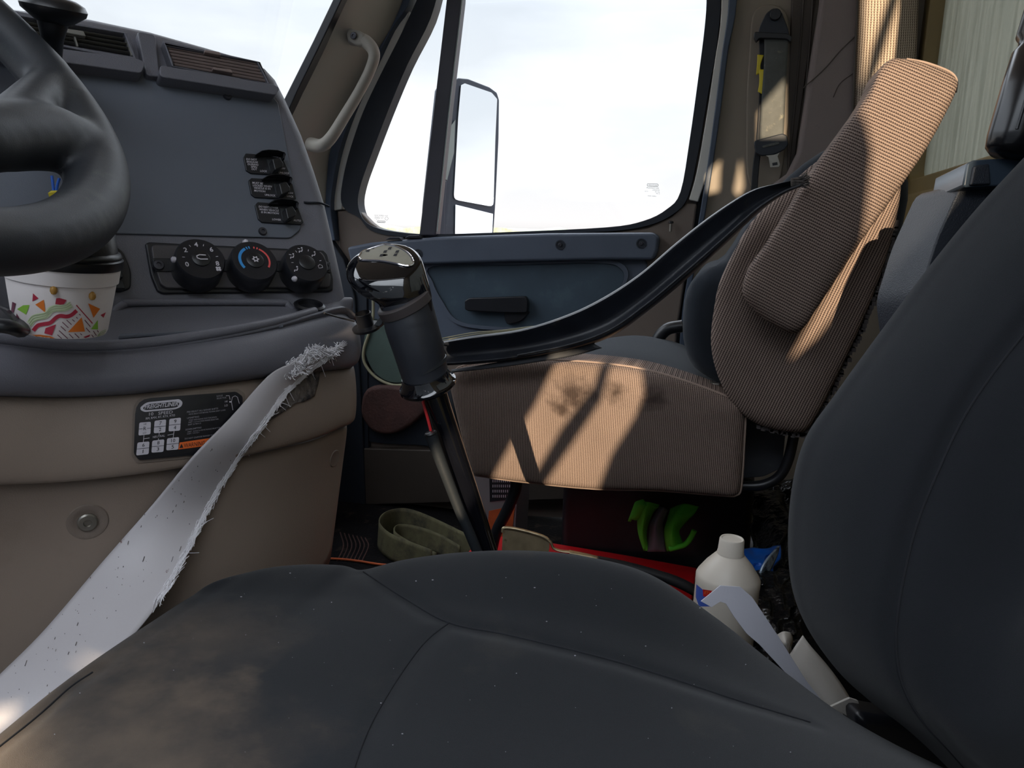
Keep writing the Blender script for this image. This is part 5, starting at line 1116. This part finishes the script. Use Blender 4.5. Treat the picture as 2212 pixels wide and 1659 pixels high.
# ================================================================== GEAR LEVER
gs = thing('gear_lever', D(1090, 1330, .97), 'black gear lever with glossy knob, taped sleeve and thick bare shaft', 'gear lever')
nS = (ZZ * cos(radians(34)) - Vector((fw.x, fw.y, 0)).normalized() * sin(radians(34)) + rt * -.12).normalized()
sa = (rt - nS * rt.dot(nS)).normalized(); sb = nS.cross(sa)
secs = [(880, 672, 55, .9, .10), (877, 655, 57, .9, .10), (872, 640, 60, .92, .08), (860, 624, 68, .95, .06), (845, 608, 78, 1.0, .02), (836, 594, 83, 1.0, 0), (831, 582, 84, 1.0, 0), (829, 571, 81, 1.0, 0), (829, 563, 74, 1.0, 0), (830, 557, 64, 1.0, 0), (831, 554, 50, 1.0, 0), (832, 552, 30, 1, 0), (832, 551, 4, 1, 0)]
loops = []
for px, py, hw, sq, rl in secs:
    c = D(px, py, .86); r_ = hw / F * .86; l = []
    for k in range(16):
        a = 2 * pi * k / 16; l.append(c + sa * cos(a) * r_ + sb * sin(a) * r_ * .80 * sq)
    loops.append(l)
kb_ = surf('knob', loops, 'black_gloss', gs, nu=4, nv=5, closed=True, solid=0)
TK = bvh(kb_.name); hk = lambda x, y: cast(x, y, TK, .0012)
plo = line2([(775, 556), (782, 545), (800, 534), (822, 529), (845, 530), (866, 537), (884, 550), (892, 564), (890, 572), (876, 574), (850, 568), (820, 563), (790, 562), (777, 561)], 4)
V, Fc = decal_geo(plo[:-1], hk, 6); pk = mk('shift_pattern_plate', V, Fc, 'knob_plate', kb_, smooth=True, recalc=False)
q = [hk(x, y) for x, y in plo]; q = [p for p in q if p]
tube('chrome_rim', q, .0013, 'chrome', kb_, smoothpath=False, closed=True, seg=8)
hk2 = lambda x, y: cast(x, y, TK, .0018)
G = [decal_geo([(x, y), (x + 7, y - 1), (x + 4, y + 5), (x - 3, y + 5)], hk2, 4) for x, y in ((793, 539), (804, 532), (840, 534), (830, 541), (822, 549), (856, 541), (852, 548))]
flatmk('pattern_marks', [g for g in G if g[1]], 'label_ink', pk)
sl_ = [D(878, 655, .865), D(888, 700, .868), (D(903, 750, .872)), D(916, 800, .88), D(925, 830, .885)]
slv = tube('taped_sleeve', sl_, [.0290, .0300, .0290, .0272, .0268], 'sleeve_tape', gs, n=10, seg=36)
axs = (sl_[0] - sl_[-1]).normalized(); axc = (axs + rt * -.22 - fw * .25).normalized()
lathe('collar', [(.0285, 0), (.0315, .0015), (.0318, .011), (.0300, .0125), (.0270, .0125)], D(880, 668, .865), axc, 'grey_collar', gs, seg=48)
for t, k in ((.62, .0283), (.80, .0278)):
    p = sl_[0].lerp(sl_[-1], t); lathe('tape_edge', [(k, -.001), (k + .0012, .0), (k + .0012, .004), (k, .005)], p + rt * .001, (axs + rt * -.2 - fw * .1).normalized(), 'rubber', slv, seg=48)
lathe('lower_flange', [(.022, -.004), (.030, -.003), (.0335, 0), (.0335, .003), (.0300, .006), (.027, .016)], D(925, 834, .885), (axs - fw * .3).normalized(), 'black_gloss', gs, seg=48)
tube('shaft', [D(925, 800, .885), D(938, 850, .89), D(975, 960, .905), D(1015, 1080, .92), D(1052, 1195, .935), D(1120, 1400, .965), D(1190, 1600, 1.0)], [.0150, .0150, .0140, .0135, .013, .013, .013], 'black_gloss', gs, n=8, seg=24)
tube('air_hose', [D(931, 938, .875), D(944, 975, .882), D(965, 1030, .89), D(992, 1100, .90), D(1030, 1190, .91), D(1080, 1330, .94)], [.0072, .0070, .0066, .0064, .0062, .0062], 'rubber', gs, n=8, seg=16)
lathe('hose_mouth', [(.0045, 0), (.0072, .0), (.0076, .0015), (.0062, .003), (.0050, .002)], D(931, 938, .875), (D(931, 938, .875) - D(944, 975, .882)).normalized(), 'tape', gs, seg=20)
tube('red_wire', [D(908, 845, .88), D(914, 870, .88), D(924, 905, .88), D(934, 945, .88)], .0017, 'red_wire', gs, n=6, seg=8)
tube('black_wire', [D(914, 845, .885), D(921, 875, .885), D(931, 910, .885), D(939, 948, .885)], .0014, 'tape', gs, n=6, seg=8)

# ---- loose socket cap on its tether, hooked between dash and lever
sc = thing('socket_cap', D(790, 700, .90), 'small black socket cap hanging on a tether between dash and gear lever', 'cap')
cpx = (ZZ - fw * .35 - rt * .2).normalized()
lathe('cap', [(.010, -.010), (.0165, -.008), (.0170, -.005), (.0095, -.003), (.0092, .012), (.0085, .0125), (.0075, .004), (0, .003)], D(789, 697, .895), cpx, 'tape', sc, seg=32)
prism('pull_tab', [D(x, y, .893) for x, y in ((800, 712), (824, 680), (830, 684), (826, 700), (806, 716))], fw * .012, 'rubber', sc, bevel=.001)
tube('tether', [D(700, 676, .84), D(720, 682, .86), D(742, 688, .885), D(766, 694, .893)], .0012, 'tape', sc, n=6, seg=8)

# ================================================================== TORN WHITE STRAP
ws_ = thing('torn_strap', D(150, 1500, .60), 'white plastic-coated strap with dirt specks and frayed torn right edge', 'strap')
LE = [(740, 743, .862), (700, 757, .855), (655, 768, .85), (628, 786, .835), (580, 812, .83), (500, 900, .81), (420, 985, .78), (330, 1090, .74), (220, 1215, .70), (100, 1356, .65), (0, 1456, .61), (-90, 1540, .58), (-200, 1640, .55)]
RE = [(740, 749, .862), (712, 772, .853), (680, 796, .848), (645, 826, .835), (618, 852, .83), (560, 935, .81), (508, 1005, .78), (450, 1105, .75), (392, 1222, .71), (345, 1300, .68), (260, 1400, .64), (130, 1500, .60), (0, 1610, .57)]
TCON = bvh('upper_front', 'lower_front', 'bolster')
def clr(x, y, d, gap=.010):
    h_ = TCON.ray_cast(CAM, ray(x, y).normalized())
    if h_[0] is not None: d = min(d, (h_[0] - CAM).dot(fw) - gap)
    return D(x, y, d)
Lp = [clr(*p) for p in LE]; Rp = [clr(*p) for p in RE]
Lp[0] = clr(740, 743, .95, .003); Rp[0] = clr(740, 749, .95, .003)
rows = [[a.lerp(b, t) - fw * (.006 * sin(pi * t)) for a, b in zip(Lp, Rp)] for t in (0, .25, .5, .75, 1)]
surf('strap', rows, 'white_strap', ws_, nu=6, nv=4, solid=.0016)
random.seed(11); G = []; RS = resample(cm(Rp[:10], 10), 900); LS = resample(cm(Lp[:4], 10), 200)
acr = [(a - b).normalized() for a, b in zip(resample(cm(Lp[:10], 10), 900), RS)]
for i in range(1500):
    k = int(random.random() ** 1.25 * 899); p = RS[k] + acr[k] * random.uniform(-.001, .005); tg = (RS[min(k + 3, 899)] - RS[max(k - 3, 0)]).normalized()
    l = random.uniform(.004, .013); s = random.choice((-1, 1)); w = -acr[k] * random.uniform(-.001, .0035)
    G.append(tube('', [p - fw * .0015, p + tg * s * l * .5 + w * .6 - fw * random.uniform(.001, .0035), p + tg * s * l + w - fw * random.uniform(0, .004)], random.uniform(.0002, .00042), 'x', n=2, seg=4, geom=True))
for i in range(16):
    k = int(random.random() ** 1.2 * 860); p = RS[k]; d_ = (-acr[k] * 1.0 + up * random.uniform(-1, .6) + rt * random.uniform(-.2, .6)).normalized(); l = random.uniform(.006, .014)
    G.append(tube('', [p, p + d_ * l * .5 - fw * .002, p + d_ * l + up * random.uniform(-.004, .003)], .00022, 'x', n=3, seg=4, geom=True))
# tuft at the torn tip
for i in range(900):
    t = random.random() ** .8; c = clr(735 - 108 * t, 748 + 44 * t + 8 * sin(t * 9), .95, .006); r_ = .002 + .0085 * t * (1 - .25 * t)
    p = c + rt * random.uniform(-r_, r_) + up * random.uniform(-r_, r_) - fw * random.uniform(0, .006); d_ = (rt * random.uniform(-1, 1) + up * random.uniform(-.9, 1.1) - fw * .3).normalized(); l = random.uniform(.002, .0065)
    G.append(tube('', [p, p + d_ * l * .5 - fw * .001, p + d_ * l + (rt * random.uniform(-1, 1) + up * random.uniform(-1, 1)) * .002], random.uniform(.00025, .00055), 'x', n=2, seg=4, geom=True))
# hanging wisp under the middle of the edge
for i in range(60):
    x = random.uniform(530, 543); G.append(tube('', [D(x, 938 + random.uniform(-8, 6), .79), D(x - 2, 960, .788), D(532 + random.uniform(-3, 6), random.uniform(965, 990), .787)], .0006, 'x', n=2, seg=4, geom=True))
V, Fc = merge(G); tag(mk('frayed_fibre', V, Fc, 'fibre', ws_, recalc=False), 'loose white fibres along the torn edge', kind='stuff')
TS = bvh('strap') 
random.seed(4); G = []
for i in range(120):
    t = random.random(); x = 40 + 440 * t + random.uniform(-60, 60); y = 1440 - 480 * t + random.uniform(-70, 110); l = random.choice((2, 3, 4, 6, 9, 14)) * random.random(); w = random.uniform(.8, 1.8)
    g = decal_geo(stroke2([(x, y), (x + l * .35, y - l)], w) if l > 1 else disc2(x, y, w * .7, w * .6, 6), lambda a, b: cast(a, b, TS, .0006))
    if g[1] and len(g[1]) >= 2: G.append(g)
flatmk('dirt_specks', G, 'glue', WORLD and bpy.data.objects['strap'])

# second white strap and cloths between the seats
s2 = [(1514, 1299), (1556, 1265), (1600, 1268), (1625, 1290), (1680, 1372), (1740, 1468), (1800, 1545), (1856, 1600), (1820, 1600), (1740, 1500), (1640, 1392), (1612, 1368), (1584, 1330), (1568, 1304), (1556, 1300), (1537, 1312)]
st = prism('strap_piece', [D(x, y, .84 - .0 * x) for x, y in s2], fw * .0016, 'white_clean', None, bevel=.0004); tag(st, 'bent smooth white strap end lying between driver seat and bottle', 'strap')
rows = [[D(1734, 1372, .90), D(1752, 1396, .89), D(1790, 1440, .88), D(1826, 1490, .87), D(1856, 1545, .86)], [D(1716, 1398, .893), D(1738, 1440, .88), D(1768, 1480, .87), D(1805, 1520, .86), D(1840, 1556, .855)], [D(1698, 1425, .895), D(1705, 1480, .88), D(1740, 1540, .87), D(1780, 1580, .86), D(1820, 1610, .86)]]
wc = surf('folded_cloth', rows, 'white_cloth', None, nu=5, nv=5, solid=.006); tag(wc, 'soiled white folded cloth tucked against the driver backrest', 'cloth')
rg = surf('crumpled_rag', [[D(1676, 1372, .93), D(1692, 1364, .92), D(1708, 1366, .93)], [D(1680, 1390, .91), D(1698, 1386, .895), D(1713, 1380, .92)], [D(1690, 1410, .92), D(1702, 1408, .90), D(1710, 1404, .92)], [D(1700, 1440, .93), D(1706, 1440, .92), D(1712, 1430, .93)]], 'white_cloth', None, solid=.008); tag(rg, 'small crumpled cream rag beside the folded white cloth', 'rag')
tb_ = prism('paper_tab', [D(x, y, .83) for x, y in ((1836, 1508), (1854, 1514), (1860, 1534), (1838, 1552), (1818, 1540), (1792, 1528))], fw * .004, 'white_cloth', None, bevel=.0008); tag(tb_, 'torn white paper tab at the foot of the driver backrest', 'paper')

# ================================================================== UNDER AND AROUND THE PASSENGER SEAT
# red toolbox
TZ = .13
rb = [(1004, 1215), (1012, 1190), (1040, 1160), (1090, 1157), (1180, 1170), (1340, 1196), (1506, 1226), (1500, 1262), (1490, 1330), (1200, 1330)]
rbx = thing('toolbox', onZ(1250, 1230, 0), 'bright red metal toolbox lid on the floor below the passenger seat', 'toolbox')
RB = [onZ(x, y, TZ) for x, y in rb]; prism('lid', RB, (0, 0, -.022), 'red_paint', rbx, bevel=.004)
cR = sum(RB, Vector()) / len(RB); prism('body', [cR + (p - cR) * .96 + Vector((0, 0, -.024)) for p in RB], (0, 0, -TZ + .024), 'red_paint', rbx, bevel=.004)
# brass-coloured bracket with lever
bt = thing('latch_bracket', D(1140, 1195, 1.14), 'dull brass metal bracket with a thin lever lying on the red toolbox', 'bracket')
BD = 1.18
prism('plate', [D(x, y, BD) for x, y in line2([(1086, 1150), (1092, 1138), (1110, 1140), (1140, 1147), (1170, 1156), (1186, 1164), (1186, 1190), (1176, 1230)], 3) + [(1080, 1230), (1084, 1190)]], fw * .004, 'brass_dull', bt, bevel=.001)
tube('rolled_edge', [D(x, y, BD - .002) for x, y in ((1086, 1150), (1089, 1141), (1110, 1142), (1140, 1149), (1170, 1158), (1184, 1166))], .0028, 'brass_dull', bt, n=6)
tube('lever_neck', [D(x, y, BD - .002) for x, y in ((1184, 1166), (1190, 1172), (1196, 1184), (1212, 1190), (1232, 1192))], .0034, 'brass_dull', bt, n=6, flat=.6)
tube('lever_blade', [D(x, y, BD - .006) for x, y in ((1230, 1192), (1270, 1200), (1320, 1212), (1370, 1226), (1400, 1234))], [.0058, .0052, .0045, .0035, .002], 'brass_dull', bt, n=6, flat=.45)
hs = tube('black_hose', [D(x, y, 1.10) for x, y in ((1290, 1212), (1350, 1224), (1410, 1240), (1460, 1256), (1510, 1282), (1560, 1320))], .0078, 'tape', None, n=8, seg=16); tag(hs, 'black hose running along the front edge of the red toolbox', 'hose')
# bottle
b0 = D(1570, 1300, 1.02); bt_ = D(1581, 1165, 1.02); bax = (ZZ * 1 + rt * .02).normalized(); s_ = 1.02 / F
bc = D(1557, 1390, 1.02); btl = thing('bottle', bc, 'white plastic oil bottle with screw cap behind the driver seat', 'bottle')
def bh(y): return (1400 - y) * s_ * 1.02
rb_ = 66 * s_
bb = lathe('bottle_body', [(0, -.12), (rb_ * .95, -.12), (rb_, -.112), (rb_, bh(1268)), (rb_ * 1.01, bh(1262)), (rb_ * 1.01, bh(1248)), (rb_ * .97, bh(1242)), (rb_ * .74, bh(1220)), (rb_ * .47, bh(1200)), (rb_ * .43, bh(1198)), (rb_ * .40, bh(1196)), (rb_ * .38, bh(1180))], bc, bax, 'bottle', btl, seg=56)
lathe('screw_cap', [(rb_ * .34, bh(1197)), (rb_ * .425, bh(1196)), (rb_ * .42, bh(1193)), (rb_ * .405, bh(1190)), (rb_ * .385, bh(1166)), (rb_ * .36, bh(1163)), (rb_ * .33, bh(1163)), (rb_ * .30, bh(1165)), (0, bh(1165))], bc, bax, 'bottle', btl, seg=48)
TBt = bvh(bb.name); hbt = lambda x, y: cast(x, y, TBt, .0006); hbt2 = lambda x, y: cast(x, y, TBt, .001)
flatmk('bottle_label', [decal_geo([(1504, 1262), (1516, 1272), (1530, 1286), (1534, 1310), (1510, 1310), (1503, 1290)], hbt, 6)], 'bottle_blue', bb)
flatmk('label_flash', [decal_geo([(1518, 1273), (1538, 1276), (1532, 1290), (1519, 1288)], hbt2, 5)], 'red_wire', bb)
flatmk('label_text', [text_geo('ETH', (1521, 1283), (1536, 1286), 7, lambda x, y: cast(x, y, TBt, .0014), bold=True)], 'label_orange', bb)
flatmk('label_mark', [decal_geo([(1612, 1297), (1622, 1293), (1618, 1312), (1610, 1306)], hbt, 5)], 'seal', bb)
# blue snack bag
def crumple(name, quad, nx, ny, amp, m, parent=None, seed=1, thick=.004, back=.02):
    (a, b, c, d) = quad; rows = []
    for j in range(ny):
        r = []
        for i in range(nx):
            u_, v_ = i / (nx - 1), j / (ny - 1); p = a.lerp(b, u_).lerp(d.lerp(c, u_), v_)
            nn_ = noise.noise(Vector((i * 1.7 + seed, j * 1.9, seed * 3.1))); p = p - fw * (amp * (nn_ + .6 * sin(pi * u_) * sin(pi * v_))) + rt * amp * .3 * noise.noise(Vector((i, j, seed + 9.)))
            r.append(p)
        rows.append(r)
    return surf(name, rows, m, parent, nu=4, nv=4, solid=thick)
bg_ = thing('snack_bag', D(1640, 1240, 1.20), 'crumpled blue foil bag with silver edge beside the white bottle', 'bag')
crumple('blue_film', [D(1600, 1188, 1.22), D(1688, 1178, 1.26), D(1668, 1236, 1.18), D(1610, 1250, 1.18)], 7, 6, .02, 'bag_blue', bg_, 3)
surf('silver_edge', [[D(1685, 1180, 1.20), D(1678, 1205, 1.18), D(1660, 1240, 1.16), D(1636, 1272, 1.15)], [D(1683, 1182, 1.19), D(1662, 1204, 1.16), D(1645, 1232, 1.15), D(1634, 1272, 1.15)]], 'bag_silver', bg_, solid=.003)
# black rubbish bag
bbg = thing('rubbish_bag', D(1680, 1420, 1.05), 'shiny black rubbish bag crumpled behind the white bottle', 'bag')
crumple('bag_film', [D(1612, 1238, 1.15), D(1725, 1225, 1.16), D(1740, 1440, .98), D(1600, 1440, .98)], 10, 12, .035, 'black_bag', bbg, 8)
dkb = thing('bag_pile', D(1660, 1150, 1.5), 'black bags and clutter heaped in the shade behind the seats', 'bags'); crumple('film', [D(1625, 1050, 1.55), D(1760, 1020, 1.55), D(1760, 1260, 1.30), D(1625, 1260, 1.30)], 10, 9, .06, 'black_bag', dkb, 21)
# green safety vest
vst = thing('safety_vest', onY(1435, 1190, 1.60), 'crumpled bright green safety vest with grey band beneath the passenger seat', 'vest')
VY = 1.50
def vp(x, y, o=0.0): return onY(x, y, VY + o)
surf('vest_cloth', [[vp(1362, 1128), vp(1368, 1120, -.01), vp(1376, 1118)], [vp(1376, 1088), vp(1398, 1084, -.02), vp(1424, 1090)], [vp(1376, 1110), vp(1394, 1110, -.025), vp(1410, 1112)], [vp(1378, 1150), vp(1388, 1150, -.02), vp(1398, 1148)], [vp(1390, 1190, .01), vp(1395, 1190, 0), vp(1401, 1190)]], 'vest_green', vst, solid=.006)
surf('vest_fold', [[vp(1448, 1098, .03), vp(1476, 1088, .0), vp(1510, 1094, .02)], [vp(1440, 1124, .0), vp(1462, 1116, -.02), vp(1500, 1110, .0)], [vp(1434, 1146, -.01), vp(1454, 1140, -.03), vp(1476, 1136, .0)], [vp(1436, 1172, -.01), vp(1452, 1160, -.035), vp(1468, 1150, -.01)], [vp(1440, 1192, 0), vp(1456, 1188, -.02), vp(1478, 1178, 0)]], 'vest_green', vst, solid=.006)
tube('vest_hem', [vp(x, y, -.02) for x, y in ((1446, 1186), (1462, 1182), (1480, 1176), (1492, 1162), (1500, 1146))], .0055, 'vest_green', vst, n=6)
surf('reflective_band', [[vp(1424, 1094), vp(1434, 1096, -.01), vp(1444, 1102)], [vp(1404, 1130), vp(1418, 1128, -.02), vp(1434, 1130)], [vp(1400, 1160), vp(1416, 1160, -.02), vp(1436, 1160)], [vp(1398, 1192), vp(1416, 1192, -.01), vp(1438, 1192)]], 'vest_grey', vst, solid=.004)
# carton behind the lever
cx = thing('carton', onY(1085, 1180, 1.62), 'white and orange printed carton standing behind the gear lever', 'carton')
cy_ = 1.62; fc = prism('carton_body', [onY(x, y, cy_) for x, y in ((1018, 1020), (1120, 1022), (1112, 1185), (1020, 1185))], (0, .12, 0), 'box_white', cx, bevel=.002)
prism('black_print', [onY(x, y, cy_ - .001) for x, y in ((1057, 1030), (1118, 1032), (1114, 1078), (1058, 1084))], (0, .0008, 0), 'label_ink', fc, bevel=0)
flatmk('print_text', [text_geo('i ' + 'l' * 9, (1112, 1036 + k * 11), (1064, 1036 + k * 11), 6, lambda x, y: onY(x, y, cy_ - .0015)) for k in range(4)], 'label_white', fc)
prism('orange_band', [onY(x, y, cy_ - .001) for x, y in ((1056, 1104), (1112, 1092), (1104, 1176), (1050, 1180))], (0, .0008, 0), 'box_orange', fc, bevel=0)
# olive ratchet strap coiled on the floor
os_ = thing('ratchet_strap', onZ(880, 1190, 0), 'dirty olive ratchet strap looped on the floor beside the gear lever', 'strap')
def ribbon(name, cen, hgt, m, parent, lean=0.0):
    top = [c + Vector((0, lean, hgt)) for c in cen]; return surf(name, [cen, [a.lerp(b, .5) for a, b in zip(cen, top)], top], m, parent, nu=8, nv=3, solid=.003)
ribbon('outer_loop', [onZ(x, y, .012) for x, y in ((1040, 1222), (1000, 1206), (960, 1185), (920, 1165), (880, 1150), (850, 1150), (825, 1162), (818, 1182), (838, 1205), (880, 1225), (930, 1245))], .062, 'olive_strap', os_, .01)
ribbon('inner_loop', [onZ(x, y, .006) for x, y in ((940, 1240), (905, 1225), (872, 1208), (850, 1190), (858, 1176), (890, 1178), (940, 1195), (990, 1225))], .05, 'olive_strap', os_, .01)
mt = thing('floor_mat', onZ(790, 1230, 0), 'black ribbed rubber mat on the passenger floor with worn pattern', 'mat')
prism('mat', [onZ(x, y, .008) for x, y in rrect([(600, 1180), (800, 1130), (1000, 1130), (1050, 1260), (900, 1330), (560, 1330)], .1, 2)], (0, 0, -.007), 'floor_dark', mt, bevel=.002)
for k in range(7):
    tube('raised_rib', [onZ(735 + k * 9, 1150 + k * 2, .009), onZ(742 + k * 9, 1180, .009), onZ(728 + k * 9, 1212, .009)], .0016, 'mud_red', mt, n=5, seg=6)
ow = tube('orange_cord', [onZ(x, y, .012) for x, y in ((700, 1206), (740, 1208), (775, 1212), (820, 1219), (870, 1222), (940, 1218))], .0028, 'box_orange', None, n=6, seg=8); tag(ow, 'thin orange cord trailing along the floor by the console', 'cord')

# ================================================================== PASSENGER BELT ON THE PILLAR
BY = DY - .055
pb = thing('seat_belt', onY(1665, 420, BY), 'grey passenger seat belt hanging from its anchor on the pillar', 'seat belt')
def b_(x, y, o=0.0): return onY(x, y, BY + o)
anc = prism('anchor_cover', [b_(x, y, -.006) for x, y in rrect([(1655, 28), (1672, 16), (1688, 24), (1702, 60), (1706, 78), (1636, 82), (1640, 60)], .35, 4)], (0, .03, 0), 'seal', pb, bevel=.006)
lathe('anchor_bolt', [(0, -.004), (.0125, -.004), (.0125, .004), (.011, .006), (0, .0062)], b_(1675, 32, -.010), -YY, 'tape', anc, seg=32)
prism('guide_bar', [b_(x, y, -.010) for x, y in rrect([(1630, 68), (1702, 72), (1712, 80), (1708, 92), (1700, 84), (1640, 82), (1634, 90), (1628, 80)], .3, 2)], (0, .02, 0), 'tape', anc, bevel=.003)
surf('webbing', [[b_(1651, 78), b_(1678, 79, -.001), b_(1704, 80)], [b_(1650, 140), b_(1676, 141, -.002), b_(1700, 142)], [b_(1646, 200), b_(1671, 201), b_(1697, 202)], [b_(1643, 250), b_(1668, 251, -.003), b_(1695, 252)], [b_(1640, 310), b_(1667, 311), b_(1692, 308)]], 'belt_hang', pb, nu=5, nv=5, solid=.0014)
lt = prism('latch_housing', [b_(x, y, -.012) for x, y in rrect([(1628, 304), (1690, 288), (1700, 292), (1703, 312), (1696, 322), (1676, 334), (1644, 337), (1632, 330)], .3, 4)], (0, .012, 0), 'seal', pb, bevel=.003)
prism('latch_slot', [b_(x, y, -.0135) for x, y in rrect([(1646, 315), (1682, 306), (1684, 311), (1648, 320)], .3, 2)], (0, .002, 0), 'belt_hang', lt, bevel=.0005)
prism('tongue', [b_(x, y, -.010) for x, y in ((1650, 334), (1686, 326), (1680, 338), (1686, 356), (1682, 361), (1664, 362), (1660, 340))], (0, .003, 0), 'steel', lt, bevel=.0006)
prism('tongue_slot', [b_(x, y, -.0107) for x, y in ((1668, 352), (1679, 350), (1680, 356), (1669, 358))], (0, .001, 0), 'tape', lt, bevel=0)
surf('return_webbing', [[b_(1640, 80, .012), b_(1652, 80, .012)], [b_(1640, 200, .012), b_(1650, 200, .014)], [b_(1634, 300, .010), b_(1648, 300, .012)], [b_(1626, 360, .008), b_(1640, 360, .010)], [b_(1620, 440, .006), b_(1636, 440, .008)], [b_(1614, 520), b_(1640, 520)]], 'webbing', pb, solid=.0014)
yt = surf('yellow_tag', [[b_(1636, 118, .006), b_(1650, 119, .004)], [b_(1635, 140, .006), b_(1643, 140, .006)], [b_(1633, 162, .006), b_(1644, 158, .006)]], 'yellow', pb, solid=.001)
surf('yellow_tag', [[b_(1640, 150, .004), b_(1650, 150, .002)], [b_(1640, 178, .004), b_(1649, 178, .002)], [b_(1637, 198, .004), b_(1648, 204, .002)]], 'yellow', pb, solid=.001)
dk = box('duffel_bag', (-.12, 1.53, .062), .20, .03, .062, 'black_bag', None, bevel=.02, seg=4); tag(dk, 'low black bag under the green vest behind the red toolbox', 'bag')
